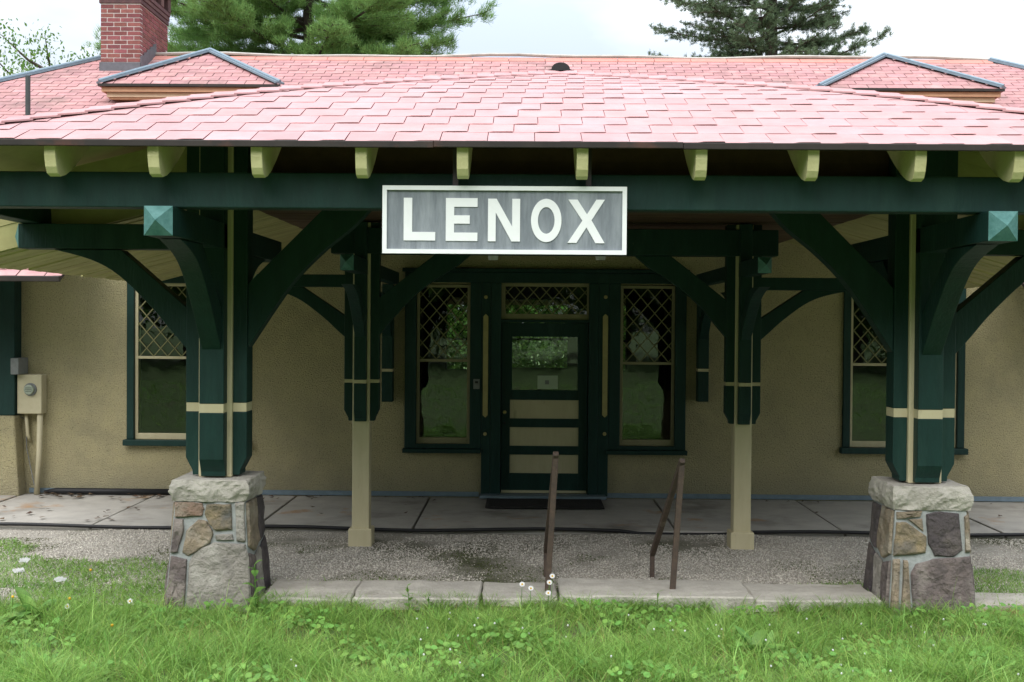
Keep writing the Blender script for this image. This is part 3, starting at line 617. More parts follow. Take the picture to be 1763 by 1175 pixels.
# posts
def frame_fn(X, Y, d):
    """local (out, z, side) -> world for direction d"""
    dx_, dy_ = d
    return lambda u, v, w: (X + dx_ * u - dy_ * w, Y + dy_ * u + dx_ * w, v)
def post(X, Y, z0, z1, core, padw, padt, zpb, zband, bandh, dirs, base=None, lab=None):
    p = empty('post', (X - Cn.location.x, Y - Cn.location.y, z0)); p.parent = Cn; h = core / 2
    if lab: p['label'] = lab
    box('post_core', M_cream, p, X - h, X + h, Y - h, Y + h, z0, z1, .008)
    for d, spec in dirs.items():
        fn = frame_fn(X, Y, d); o0 = h; o1 = h + padt
        zt_p = spec.get('padtop', z1)
        MB().prism([(o0, zpb), (o0 + padt * .5, zpb), (o0 + padt * .53, zpb + padt * .35), (o0 + padt * .75, zpb + padt * .75), (o1, zpb + padt * 1.25), (o1, zband), (o0, zband)], fn, -padw / 2, padw / 2).build('pad', M_green, p, bevel=.006)
        MB().prism([(o0, zband + .001), (o1 - .004, zband + .001), (o1 - .004, zband + bandh - .001), (o0, zband + bandh - .001)], fn, -padw / 2 + .002, padw / 2 - .002).build('band_block', M_cream, p)
        MB().prism([(o0, zband + bandh), (o1, zband + bandh), (o1, zt_p), (o0, zt_p)], fn, -padw / 2, padw / 2).build('pad', M_green, p, bevel=.006)
        if 'arm' in spec:
            L_, za, zb2, aw = spec['arm']
            MB().prism([(o0 + .001, za), (L_ - .04, za), (L_ - .04, zb2), (o0 + .001, zb2)], fn, -aw / 2, aw / 2).build('arm', M_green, p, bevel=.006)
            b_ = [fn(L_ - .039, za, -aw / 2), fn(L_ - .039, za, aw / 2), fn(L_ - .039, zb2, aw / 2), fn(L_ - .039, zb2, -aw / 2), fn(L_ + .03, (za + zb2) / 2, 0)]
            MB().add(b_, [(0, 1, 2, 3), (0, 1, 4), (1, 2, 4), (2, 3, 4), (3, 0, 4)]).build('arm_end_cap', M_green_grey, p)
        if 'brace' in spec:
            lo, hi, bw_ = spec['brace']
            # smooth the lower curve
            MB().prism(lo + hi, fn, -bw_ / 2, bw_ / 2).build('brace', M_green, p, bevel=.005)
    if base:
        bw_, bh = base; box('base_block', M_cream, p, X - bw_ / 2, X + bw_ / 2, Y - bw_ / 2, Y + bw_ / 2, z0 - .03, z0 + bh, .01)
    return p
def curve(pts, n=14):
    """Catmull-Rom through pts"""
    out = []; q = [pts[0]] + pts + [pts[-1]]
    for i in range(1, len(q) - 2):
        for k in range(4):
            t = k / 4; p0, p1, p2, p3 = q[i - 1], q[i], q[i + 1], q[i + 2]
            out.append(tuple(.5 * ((2 * p1[j]) + (-p0[j] + p2[j]) * t + (2 * p0[j] - 5 * p1[j] + 4 * p2[j] - p3[j]) * t * t + (-p0[j] + 3 * p1[j] - 3 * p2[j] + p3[j]) * t ** 3) for j in (0, 1)))
    out.append(pts[-1]); return out
lo = curve([(.241, 1.885), (.36, 2.02), (.52, 2.21), (.775, 2.455), (1.0, 2.58), (1.30, 2.659)]); hi = [(.76, 2.659), (.241, 2.21)]
li = curve([(.241, 1.90), (.495, 2.285), (.65, 2.485), (.85, 2.68), (1.06, 2.85), (1.20, 2.999)]); hi2 = [(.84, 2.999), (.72, 2.88), (.241, 2.40)]
arm = (1.60, 2.665, 2.86, .19); brace = (lo, hi, .15)
for X, inn, lab in ((XPL, 1, 'left front post above the left stone pier'), (XPR, -1, 'right front post above the right stone pier')):
    dirs = {(-inn, 0): dict(arm=arm, brace=brace), (inn, 0): dict(brace=(li, hi2, .15)), (0, -1): dict(arm=(1.585, 2.665, 2.86, .19), brace=brace), (0, 1): dict(arm=(1.9, 2.665, 2.86, .19), brace=brace)}
    post(X, YP, .885, 3.55, .26, .19, .11, .897, 1.395, .07, dirs, lab=lab)
# rear posts
YR = 11.2; k_ = .66
XRL, XRR = P(623, 800, YR).x, P(1276, 800, YR).x
def sc(pts, zj=1.93, L_=1.03, zt_=2.44):
    return [( .13 + (u - .241) * (L_ - .13) / (1.30 - .241), zj + (v - 1.885) * (zt_ - zj) / (2.66 - 1.885)) for u, v in pts]
rb = (sc(lo), sc(hi), .10); zi = [(u, v) for u, v in sc(li, 1.95, 1.0, 2.58)]; zi2 = sc(hi2, 1.95, 1.0, 2.58)
zi = [(u, v * 1) for u, v in zi]
for X, inn, lab in ((XRL, 1, 'left rear post with a cream shaft'), (XRR, -1, 'right rear post with a cream shaft')):
    zj = 1.93
    loI = [(u * .95, min(1.93 + (v - 1.885) * (2.758 - 1.93) / (2.999 - 1.885), 2.758)) for u, v in li]; hiI = [(u * .95, 1.93 + (v - 1.885) * (2.758 - 1.93) / (2.999 - 1.885)) for u, v in hi2]
    loI = [(max(.13, u - .1), v) for u, v in loI]; hiI = [(max(.13, u - .1), v) for u, v in hiI]
    dirs = {(-inn, 0): dict(arm=(1.05, 2.44, 2.56, .12), brace=rb), (inn, 0): dict(brace=(loI, hiI, .10)), (0, -1): dict(arm=(1.05, 2.56, 2.70, .12), brace=rb), (0, 1): dict(arm=(2.7, 2.56, 2.70, .12), brace=rb)}
    post(X, YR, -.05, 3.06, .165, .115, .085, 1.155, 1.52, .035, dirs, base=(.225, .17), lab=lab)
# wall brackets
for px, lab in ((667, 'left wall bracket'), (1210, 'right wall bracket')):
    X = P(px, 660, 13.88).x; w = empty('wall_bracket', (X - Cn.location.x, YW - YP, 1.2)); w.parent = Cn; w['label'] = lab
    zb_, zm = P(px, 692, 13.88).z, P(px, 638, 13.88).z
    box('pad', M_green, w, X - .065, X + .065, 13.84, YW - .003, zb_, zm - .015, .006)
    box('band_block', M_cream, w, X - .063, X + .063, 13.845, YW - .003, zm - .014, zm + .019)
    box('pad', M_green, w, X - .065, X + .065, 13.84, YW - .003, zm + .02, 2.56, .006)
    MB().prism([(13.84 - (u - .13), v) for u, v in sc(lo)] + [(13.84 - (u - .13), v) for u, v in sc(hi)], lambda u, v, w_, X=X: (X + w_, u, v), -.05, .05).build('brace', M_green, w, bevel=.004)
# ceilings: brown boards in the middle, yellow boards on the sides
yb_ = 9.45; k = 0
while yb_ < 13.9:
    o = box('ceiling_board', M_brownboard, Cn, -2.35, 3.0, yb_, yb_ + .135, 3.075 + random.uniform(0, .004), 3.10); yb_ += .142
for s in (-1, 1):
    X0 = -2.37 if s < 0 else 3.02; X1 = AX - 4.85 if s < 0 else AX + 4.85; yb_ = 9.335
    while yb_ < 13.9:
        e = random.uniform(-.05, .05); za, zb2 = 3.13, 2.55
        v = [(X0, yb_, za), (X1 + e, yb_, zb2), (X1 + e, yb_ + .136, zb2), (X0, yb_ + .136, za)]
        v = [(a, b, c + random.uniform(-.002, .002)) for a, b, c in v]
        MB().add(v + [(a, b, c + .022) for a, b, c in v], [(0, 1, 2, 3), (7, 6, 5, 4), (0, 4, 5, 1), (1, 5, 6, 2), (2, 6, 7, 3), (3, 7, 4, 0)]).build('soffit_board', M_soffit, Cn)
        yb_ += .142

# ------------------------------------------------------------------ stone piers
def stone(uv, quad, nrm, m, parent, h=.022, seed=0):
    """irregular stone standing proud of the tapered face; quad = TL,TR,BR,BL"""
    rnd = random.Random(seed)
    def q(u, v): return (quad[0] * (1 - u) + quad[1] * u) * (1 - v) + (quad[3] * (1 - u) + quad[2] * u) * v
    n = len(uv); pts = []
    for i in range(n):
        a, b = uv[i], uv[(i + 1) % n]
        for k in range(3):
            t = k / 3; pts.append(q(a[0] + (b[0] - a[0]) * t, a[1] + (b[1] - a[1]) * t) + (Vector((rnd.uniform(-1, 1), 0, rnd.uniform(-1, 1))) * .004 if k else Vector()))
    c = sum(pts, Vector()) / len(pts); N = len(pts); vs = [p - nrm * .01 for p in pts]; rings = [(1.035, .35), (.985, .85), (.90, 1.05), (.62, 1.1), (.28, 1.1)]
    fs = []
    for j, (sc_, hh) in enumerate(rings):
        for p in pts:
            w = c + (p - c) * sc_; nz_ = noise.noise(w * 9 + Vector((seed, 0, 0))) * .018 + noise.noise(w * 26) * .008 + noise.noise(w * 60) * .003
            vs.append(w + nrm * (h * hh + (nz_ if j else nz_ * .3)))
        b0 = j * N
        fs += [(b0 + i, b0 + (i + 1) % N, b0 + N + (i + 1) % N, b0 + N + i) for i in range(N)]
    vs.append(c + nrm * (h + noise.noise(c * 9) * .01)); L_ = len(vs) - 1; b0 = len(rings) * N
    fs += [(b0 + i, b0 + (i + 1) % N, L_) for i in range(N)]
    MB().add(vs, fs).build('stone', m, parent)
def SM(n, c1, c2, st): return mat(n, c1, c2, 8, .95, 1.0, 24, stain=st, sscale=5, slo=.48, shi=.66, detail=10, bdist=.03, speck=(.06, .055, .05), kscale=30, klo=.62, khi=.70)
ST = {'tan': SM('tan_stone', (.30, .24, .17), (.17, .14, .105), (.36, .32, .26)), 'grey': SM('grey_stone', (.30, .275, .24), (.20, .185, .165), (.36, .34, .30)),
      'purple': SM('purple_stone', (.18, .145, .135), (.095, .08, .078), (.27, .235, .21)), 'gold': SM('golden_stone', (.30, .235, .14), (.16, .135, .10), (.12, .115, .105)),
      'dark': SM('dark_stone', (.095, .08, .08), (.06, .052, .055), (.13, .11, .10)), 'rust': SM('rusty_stone', (.27, .17, .12), (.19, .15, .12), (.30, .26, .21))}
def pier(X, lab, front, side, sdir, fr, capb):
    p = empty('stone_pier', (X, YP, -.3), lab, 'pier', 'stone piers carrying the canopy posts')
    zt_, zb_ = capb, -.06; ht, hb = .27, .325; zz = -.35; hz = hb + (hb - ht) / (zt_ - zb_) * (zb_ - zz)
    v = [(X + sx * h_, YP + sy * h_, z_) for h_, z_ in ((hz, zz), (ht, zt_)) for sx, sy in ((-1, -1), (1, -1), (1, 1), (-1, 1))]
    MB().add(v, [(0, 1, 2, 3), (4, 5, 6, 7), (0, 1, 5, 4), (1, 2, 6, 5), (2, 3, 7, 6), (3, 0, 4, 7)]).build('mortar_core', M_pmortar, p)
    TL, TR, BR, BL = Vector((X - ht, YP - ht, zt_)), Vector((X + ht, YP - ht, zt_)), Vector((X + hb, YP - hb, zb_)), Vector((X - hb, YP - hb, zb_))
    (tlx, trx, ty), (blx, brx, by_) = fr
    def uvf(x, y):
        v_ = (y - ty) / (by_ - ty); a = tlx + (blx - tlx) * v_; b = trx + (brx - trx) * v_; return ((x - a) / (b - a), v_)
    n = (TR - TL).cross(TL - BL).normalized(); n = n if n.y < 0 else -n
    for i, (mk, poly) in enumerate(front): stone([uvf(x, y) for x, y in poly], (TL, TR, BR, BL), n, ST[mk], p, seed=i + int(X * 10))
    for s in (-1, 1):
        a, b, c, d = Vector((X + s * ht, YP - ht, zt_)), Vector((X + s * ht, YP + ht, zt_)), Vector((X + s * hb, YP + hb, zb_)), Vector((X + s * hb, YP - hb, zb_)); n2 = Vector((s, 0, .07)).normalized()
        for i, (mk, poly) in enumerate(side): stone(poly, (a, b, c, d), n2, ST[mk], p, seed=20 + i + int(X * 10) + s)
    a, b, c, d = Vector((X + ht, YP + ht, zt_)), Vector((X - ht, YP + ht, zt_)), Vector((X - hb, YP + hb, zb_)), Vector((X + hb, YP + hb, zb_))
    for i, (mk, poly) in enumerate(side): stone(poly, (a, b, c, d), Vector((0, 1, .07)).normalized(), ST[mk], p, seed=40 + i)
    cap = MB().box(X - .305, X + .305, YP - .305, YP + .305, capb + .002, .883).build('cap_stone', M_kerb, p)
    import bmesh
    bm = bmesh.new(); bm.from_mesh(cap.data); bmesh.ops.subdivide_edges(bm, edges=bm.edges, cuts=22, use_grid_fill=True)
    for v in bm.verts:
        c = v.co; r = Vector((c.x - X, c.y - YP, 0)); m_ = max(abs(r.x), abs(r.y)); side_ = m_ > .304
        if side_:
            t = (c.z - capb) / (.883 - capb); bulge = .018 * math.sin(math.pi * min(1, max(0, t))) - .016
            nn = noise.noise(c * 9 + Vector((X, 0, 0))) * .022 + abs(noise.noise(c * 17)) * -.02 + noise.noise(c * 40) * .004
            if t > .97: nn *= .5; bulge -= .006
            nrm = Vector((1 if abs(r.x) > .304 else 0, 0, 0)) * (1 if r.x > 0 else -1) + Vector((0, 1 if abs(r.y) > .304 else 0, 0)) * (1 if r.y > 0 else -1)
            v.co += nrm * (bulge + nn)
            v.co.z += noise.noise(c * 11 + Vector((4, 4, 4))) * .006
        else: v.co.z += noise.noise(c * 6) * .004 + noise.noise(c * 25) * .002
    bm.to_mesh(cap.data); bm.free(); return p
Lf = [('rust', [(880, 268), (1022, 272), (1032, 300), (1022, 338), (884, 345)]), ('gold', [(1048, 280), (1174, 276), (1180, 408), (1100, 414), (1062, 380), (1038, 325)]), ('grey', [(1196, 270), (1246, 268), (1250, 470), (1206, 466)]),
      ('purple', [(878, 357), (926, 358), (930, 420), (903, 528), (870, 532)]), ('tan', [(1005, 360), (1050, 370), (1082, 430), (1070, 478), (960, 548), (930, 530), (945, 420)]), ('grey', [(1097, 438), (1180, 432), (1188, 462), (1100, 465)]),
      ('grey', [(1000, 520), (1090, 482), (1246, 490), (1262, 560), (1276, 880), (958, 880), (968, 590)]), ('purple', [(870, 556), (950, 572), (944, 880), (846, 880)])]
Rf = [('tan', [(1116, 316), (1242, 310), (1236, 338), (1118, 352)]), ('gold', [(1116, 372), (1165, 372), (1262, 440), (1258, 525), (1104, 542)]), ('tan', [(1176, 356), (1242, 350), (1250, 418)]),
      ('dark', [(1266, 330), (1330, 315), (1426, 325), (1440, 510), (1400, 542), (1305, 540), (1275, 480)]), ('tan', [(1456, 340), (1470, 330), (1480, 520), (1456, 520)]), ('tan', [(1100, 570), (1134, 568), (1128, 900), (1088, 900)]),
      ('tan', [(1152, 570), (1172, 575), (1194, 900), (1142, 900)]), ('purple', [(1215, 590), (1300, 562), (1476, 548), (1500, 900), (1210, 900), (1192, 640)])]
Sd = [('tan', [(.04, .02), (.55, .02), (.60, .46), (.30, .52), (.05, .44)]), ('dark', [(.63, .03), (.96, .03), (.96, .40), (.66, .47)]), ('purple', [(.04, .52), (.27, .57), (.30, 1.15), (.03, 1.15)]), ('grey', [(.35, .58), (.62, .53), (.64, 1.15), (.36, 1.15)]), ('dark', [(.68, .54), (.96, .47), (.97, 1.15), (.70, 1.15)])]
pier(XPL, 'tapered stone pier with a big pale grey boulder, left of the two', Lf, Sd, 1, ((877, 1247, 262), (850, 1270, 800)), .715)
pier(XPR, 'tapered stone pier with dark purple stones, right of the two', Rf, Sd, -1, ((1110, 1468, 305), (1087, 1497, 830)), .70)

# ------------------------------------------------------------------ kerb stones
Kb = empty('stone_kerb', (.3, 9.1, 0), 'row of pale flat stones along the lawn between the two piers', 'kerb')
kx = [-2.03, -1.32, P(830, 1010, 9.2).x, P(960, 1010, 9.2).x, P(1285, 1010, 9.2).x, 2.76]
for i in range(len(kx) - 1):
    dz_ = [-.01, 0, -.005, .03, 0][i]
    o = MB().box(kx[i] + .008, kx[i + 1] - .008, 8.86 + random.uniform(-.03, .03), 9.47 + random.uniform(-.02, .02), -.25, -.002 + dz_).build('kerb_stone', M_kerb, Kb); subdiv_noise(o, 7, .012, 5, i)
    o.modifiers.new('b', 'BEVEL').width = .012
for a, b, z_ in ((3.46, 4.5, -.02), (4.52, 5.8, -.03)):
    o = MB().box(a, b, 8.88, 9.3, -.3, z_).build('kerb_stone', M_kerb, Kb); subdiv_noise(o, 6, .014, 4, a)

# ------------------------------------------------------------------ station sign
YS = 7.66
def Z2(x, y): return P(560 + x / 2.937, 50 + y / 2.937, YS)
sc0 = Z2(906, 968); sx = 1 / 2.937 * YS / FPX
sign = empty('station_sign', (sc0.x, YS, sc0.z), 'hanging grey board sign with white frame and white LENOX lettering', 'sign')
def SL_(x, y): return (sc0.x + (x - 906) * sx, sc0.z - (y - 968) * sx)
def spoly(pts, y0, y1, name, m, bevel=0): return MB().prism([SL_(*p) for p in pts], lambda u, v, w: (u, w, v), y0, y1).build(name, m, sign, bevel=bevel)
spoly([(300, 806), (1512, 806), (1512, 1130), (300, 1130)], YS, YS + .02, 'board', M_signboard)
for q in ([(290, 797), (1522, 797), (1500, 819), (312, 819)], [(312, 1117), (1500, 1117), (1522, 1139), (290, 1139)], [(290, 797), (312, 819), (312, 1117), (290, 1139)], [(1522, 797), (1522, 1139), (1500, 1117), (1500, 819)]): spoly(q, YS - .016, YS - .001, 'frame', M_white)
for q in ([(397, 858), (440, 858), (440, 1030), (557, 1030), (557, 1073), (397, 1073)],
          [(610, 858), (770, 858), (770, 902), (652, 902), (652, 945), (731, 945), (731, 987), (652, 987), (652, 1032), (770, 1032), (770, 1074), (610, 1074)],
          [(823, 860), (866, 860), (945, 1000), (945, 860), (985, 860), (985, 1075), (942, 1075), (862, 930), (862, 1075), (823, 1075)],
          [(1228, 862), (1274, 862), (1322, 936), (1369, 862), (1412, 862), (1345, 966), (1412, 1081), (1366, 1081), (1320, 1002), (1270, 1080), (1225, 1080), (1299, 968)]): spoly(q, YS - .006, YS - .001, 'letter', M_white)
n = 40; vs = []; fs = []
for k in range(n):
    a = 2 * math.pi * k / n
    for rx, ry in ((77, 109), (42, 67)):
        u, v = SL_(1117 + rx * math.cos(a), 968 + ry * math.sin(a)); vs += [(u, YS - .006, v), (u, YS - .001, v)]
for k in range(n):
    a = 4 * k; b = 4 * ((k + 1) % n); fs += [(a, b, b + 2, a + 2), (a, a + 1, b + 1, b), (a + 2, b + 2, b + 3, a + 3)]
MB().add(vs, fs).build('letter', M_white, sign)
M_hang = mat('dull_iron_strap', (.05, .04, .045), None, 9, .6)
for px in (784, 1014): X = P(px, 290, YS).x; box('hanger', M_hang, sign, X - .018, X + .018, YS + .021, YS + .03, sc0.z + .1, 3.255)

# ------------------------------------------------------------------ hand rails
for xn, xf, lab in (((957, 780), (940, 950), 'weathered metal handrail seen end-on in front of the door'), ((1174, 792), (1123, 955), 'weathered sloping handrail right of the door, standing by the kerb')):
    t = P(*xn, 9.05); f = P(*xf, 9.95); hr = empty('handrail', (t.x, 9.1, 0), lab, 'handrail', 'handrails at the kerb')
    foot = Vector((t.x - .055, 9.12, .0)); top_ = Vector((t.x, 9.05, t.z))
    MB().bar(foot, top_ - Vector((0, 0, .035)), .045, .04, Vector((0, 1, 0))).build('post', M_rust, hr, bevel=.006)
    f2 = Vector((f.x, 9.95, max(f.z, .13)))
    MB().bar(top_ + Vector((0, -.03, .0)), f2, .045, .045).build('rail', M_rust, hr, bevel=.008)
    MB().bar((f2.x, f2.y, -.1), f2 + Vector((0, 0, .0)), .04, .04, Vector((0, 1, 0))).build('short_post', M_rust, hr, bevel=.006)

# ------------------------------------------------------------------ small things at the wall
def pw(px, py, Y=13.9): return P(px, py, Y)
mt = empty('electric_meter', pw(54, 680), 'beige electric meter box with round glass dial on the stucco wall', 'meter')
a, b = pw(33, 712), pw(75, 645); bx = MB().box(a.x, b.x, 13.84, YW - .003, a.z, b.z).build('cabinet', M_box, mt, bevel=.01)
c = pw(52, 671, 13.83)
MB().disc((c.x, 13.835, c.z), .078, .03).build('dial_ring', M_grey, mt, bevel=.008)
MB().disc((c.x, 13.80, c.z), .060, .05).build('dial', mat('meter_face', (.36, .40, .32), (.26, .30, .24), 40, .25), mt, bevel=.012)
for i in range(3): box('dial_mark', M_dark, mt, c.x - .035, c.x + .035, 13.772, 13.774, c.z - .02 + i * .02, c.z - .016 + i * .02)
t0 = pw(69, 712, 13.9); t1 = pw(66, 858, 13.9)
MB().tube([t0, (t0.x - .01, 13.9, t0.z - .5), (t1.x - .02, 13.9, .0)], .034, 12).build('conduit', M_box, mt, smooth=True)
t0 = pw(45, 712, 13.93); MB().tube([t0, (t0.x + .02, 13.93, t0.z - .26), (t0.x + .035, 13.96, t0.z - .33)], .022, 10).build('conduit', M_box, mt, smooth=True)
MB().tube([pw(32, 716, 13.96), pw(44, 722, 13.96), pw(45, 740, 13.96), pw(46, 772, 13.96), pw(62, 850, 13.9)], .006, 6).build('ground_wire', M_grey, mt)
a, b = pw(19, 645, 13.74), pw(33, 617, 13.74); tag(MB().box(a.x, b.x, 13.72, YW - .003, a.z, b.z).build('junction_box', M_grey, bevel=.008), 'small grey metal box on the wall just above the meter', 'electrical box')
a, b = pw(815, 670, YW - .06), pw(826, 653, YW - .06); kp = empty('door_keypad', (a.x, YW - .06, a.z), 'small grey keypad on the green board left of the door', 'keypad')
box('case', M_grey, kp, a.x, b.x, YW - .075, YW - .052, a.z, b.z, .004); box('screen', M_dark, kp, a.x + .02, b.x - .02, YW - .077, YW - .0755, b.z - .05, b.z - .025)
dm = grid('doormat', P(838, 870, 13.7).x, P(1035, 870, 13.7).x, 13.12, 13.77, 24, 10, lambda x, y: x * 0 + .022 + .002 * np.sin(x * 9), M_mat); tag(dm, 'dark rectangular doormat on the pavement before the door', 'doormat')
dm.modifiers.new('solid', 'SOLIDIFY').thickness = .014
# black hose along the pavement edge
pts = [(x, 11.80 + .012 * math.sin(x * 1.7), .0 + .012 * math.sin(x * 2.3 + 1) - (.02 if 1.1 < x < 2.1 else 0)) for x in np.linspace(-9, 9.5, 90)]
tag(MB().tube(pts, .018, 8).build('cable', M_black, smooth=True), 'black cable lying along the front edge of the concrete pavement', 'cable')
a, b = P(76, 850, 13.93), P(292, 853, 13.93)
tag(MB().tube([(a.x, 13.93, .03), (a.x + .15, 13.92, .042), (b.x + .3, 13.92, .04)], [.012, .038, .038], 10).build('drain_pipe', M_black, smooth=True), 'black pipe lying against the wall base beside the meter conduit', 'pipe')
for px, lab in ((849, 'small pale ceiling lamp showing under the middle of the sign'), (1034, 'small pale ceiling lamp showing under the right end of the sign')):
    q = P(px, 443, 12.2); l = empty('ceiling_lamp', (q.x, 12.2, 3.07), lab, 'lamp', 'lamps under the canopy ceiling')
    MB().tube([(q.x, 12.2, 3.072), (q.x, 12.2, q.z + .05)], .012, 8).build('stem', M_white, l)
    MB().tube([(q.x, 12.2, q.z + .07), (q.x, 12.2, q.z + .02), (q.x, 12.2, q.z - .03)], [.03, .055, .05], 14).build('shade', M_white, l)

# ------------------------------------------------------------------ plants
def blades(name, X, Y, Z, hgt, wid, lean, m, seg=3, label=None, cat=None):
    n = len(X); ang = rng.uniform(0, 2 * np.pi, n); la = rng.uniform(0, 2 * np.pi, n); ca, sa = np.cos(ang), np.sin(ang); V = np.zeros((n, 2 * seg + 1, 3))
    for k in range(seg + 1):
        t = k / seg; off = lean * t ** 2 * hgt; z = Z + hgt * t * (1 - .25 * lean * t); cx = X + np.cos(la) * off; cy = Y + np.sin(la) * off; w = wid * (1 - t) ** .7 * .5 if k < seg else 0
        if k < seg:
            V[:, 2 * k] = np.stack([cx - ca * w, cy - sa * w, z], 1); V[:, 2 * k + 1] = np.stack([cx + ca * w, cy + sa * w, z], 1)
        else: V[:, 2 * seg] = np.stack([cx, cy, z], 1)
    base = np.arange(n)[:, None] * (2 * seg + 1); F = []
    for k in range(seg - 1): F.append(np.stack([base[:, 0] + 2 * k, base[:, 0] + 2 * k + 1, base[:, 0] + 2 * k + 3], 1)); F.append(np.stack([base[:, 0] + 2 * k, base[:, 0] + 2 * k + 3, base[:, 0] + 2 * k + 2], 1))
    F.append(np.stack([base[:, 0] + 2 * seg - 2, base[:, 0] + 2 * seg - 1, base[:, 0] + 2 * seg], 1))
    me = npmesh(name, V.reshape(-1, 3), np.concatenate(F), m); o = link(name, me); return tag(o, label, cat, kind='stuff')
def vnoise(X, Y, f, s=0): return np.sin(X * f * 1.3 + s) * np.sin(Y * f * 1.7 + s * 2) + .5 * np.sin(X * f * 3.1 + Y * f * 2.3 + s) + .35 * np.sin(X * f * 6.3 - Y * f * 5.1 + s * 3)
def scatter(n, x0, x1, y0, y1): return rng.uniform(x0, x1, n), rng.uniform(y0, y1, n)
X, Y = scatter(165000, -5.2, 5.4, 5.8, 8.88); cl_ = vnoise(X, Y, 2.2) + .8 * vnoise(X, Y, 6.5, 4)
keep = rng.random(len(X)) < np.clip(.62 + .38 * cl_, .22, 1); X, Y, cl_ = X[keep], Y[keep], cl_[keep]
hg = (.06 + .10 * np.clip(cl_ * .5 + .45, 0, 1.4)) * np.where((X > 3.35) & (Y > 8.45), .5, 1) * rng.uniform(.6, 1.5, len(X)) * np.where(Y > 8.35, .8, 1)
blades('grass', X, Y, lawn_z(X, Y) - .01, hg, rng.uniform(.0035, .0075, len(X)), rng.uniform(.4, 1.9, len(X)), M_grass, 4, 'bright green unmown grass covering the foreground', 'grass')
X, Y = scatter(26000, -22, 22, -6, 5.6); blades('far_lawn_grass', X, Y, lawn_z(X, Y) - .01, rng.uniform(.06, .14, len(X)), rng.uniform(.012, .03, len(X)), rng.uniform(.3, 1.4, len(X)), M_grass, 2, 'grass of the lawn in front of and around the camera', 'grass')
# longer tufts
tx, ty = [], []
for _ in range(900):
    cx, cy = rng.uniform(-4.6, 4.8), rng.uniform(6.3, 8.84); k = rng.integers(6, 18); tx += list(cx + rng.normal(0, .03, k)); ty += list(cy + rng.normal(0, .03, k))
tx, ty = np.array(tx), np.minimum(np.array(ty), 8.86); blades('tall_grass', tx, ty, lawn_z(tx, ty) - .01, rng.uniform(.12, .30, len(tx)) * np.where(ty > 8.4, .75, 1) * np.where((tx > 3.3) & (ty > 8.3), .5, 1), rng.uniform(.005, .010, len(tx)), rng.uniform(.2, 1.5, len(tx)), M_grass, 5, 'longer grass tufts standing out of the lawn', 'grass')
X, Y = scatter(70, -3.7, -1.7, 7.3, 8.6); blades('arching_grass', X, Y, lawn_z(X, Y) - .01, rng.uniform(.26, .46, len(X)), rng.uniform(.009, .014, len(X)), rng.uniform(.7, 1.6, len(X)), M_grass, 8, 'long arching broad grass blades in front of the left pier', 'grass')
X, Y = scatter(9000, -2.1, 2.8, 8.80, 8.93); k = vnoise(X, Y, 3.1, 7) > .1; X, Y = X[k], Y[k]; blades('kerb_grass', X, Y, X * 0 - .11, rng.uniform(.08, .19, len(X)), rng.uniform(.004, .008, len(X)), rng.uniform(.3, 1.2, len(X)), M_grass, 4, 'grass tufts growing up against the kerb stones', 'grass')
X, Y = scatter(45, -4.6, 4.5, 7.5, 8.8); blades('seed_stalks', X, Y, lawn_z(X, Y) - .01, rng.uniform(.22, .38, len(X)), rng.uniform(.004, .007, len(X)), rng.uniform(.1, .5, len(X)), M_grass, 6, 'single tall grass stalks standing above the lawn', 'grass')
X, Y = scatter(5000, -4.8, 5, 6.3, 8.8); blades('dry_grass', X, Y, lawn_z(X, Y) - .01, rng.uniform(.07, .20, len(X)), rng.uniform(.002, .004, len(X)), rng.uniform(.2, 1.5, len(X)), M_drygrass, 3, 'thin straw coloured dead stalks among the grass', 'dry grass')
X, Y = scatter(2600, 3.5, 5.2, 8.6, 8.9); blades('dry_grass', X, Y, lawn_z(X, Y), rng.uniform(.04, .10, len(X)), rng.uniform(.002, .005, len(X)), rng.uniform(.4, 1.5, len(X)), M_drygrass, 3, 'brown dead grass at the foot of the right pier', 'dry grass')
# grass creeping on to the gravel beside the piers
X, Y = scatter(130000, -5.6, 5.9, 8.86, 11.6)
def creep(X, Y):
    n_ = vnoise(X, Y, 1.9, 2) * .28
    left = (X < -2.78) & (Y < 10.55 + n_ - (X + 5) * .12 + .5 * (X < -4.6)) & (n_ > -.24 + .08 * (Y - 9)); right = (X > 3.45) & (Y < 10.3 + n_)
    mid = (X > 1.6) & (X < 3.5) & (Y < 9.85 + n_) & (Y < 9.4 + (X - 1.6) * .35); lowm = (X > -2.8) & (X < 2) & (Y < 9.62 + n_ * .3) & (rng.random(len(X)) < .10)
    return left | right | mid | lowm
k = creep(X, Y); X, Y = X[k], Y[k]; blades('creeping_grass', X, Y, gravel_z(X, Y) - .01, rng.uniform(.02, .075, len(X)) * np.where(Y < 9.5, 1.3, 1), rng.uniform(.004, .010, len(X)), rng.uniform(.3, 1.6, len(X)), M_grass, 3, 'short grass creeping over the gravel beside and between the piers', 'grass')
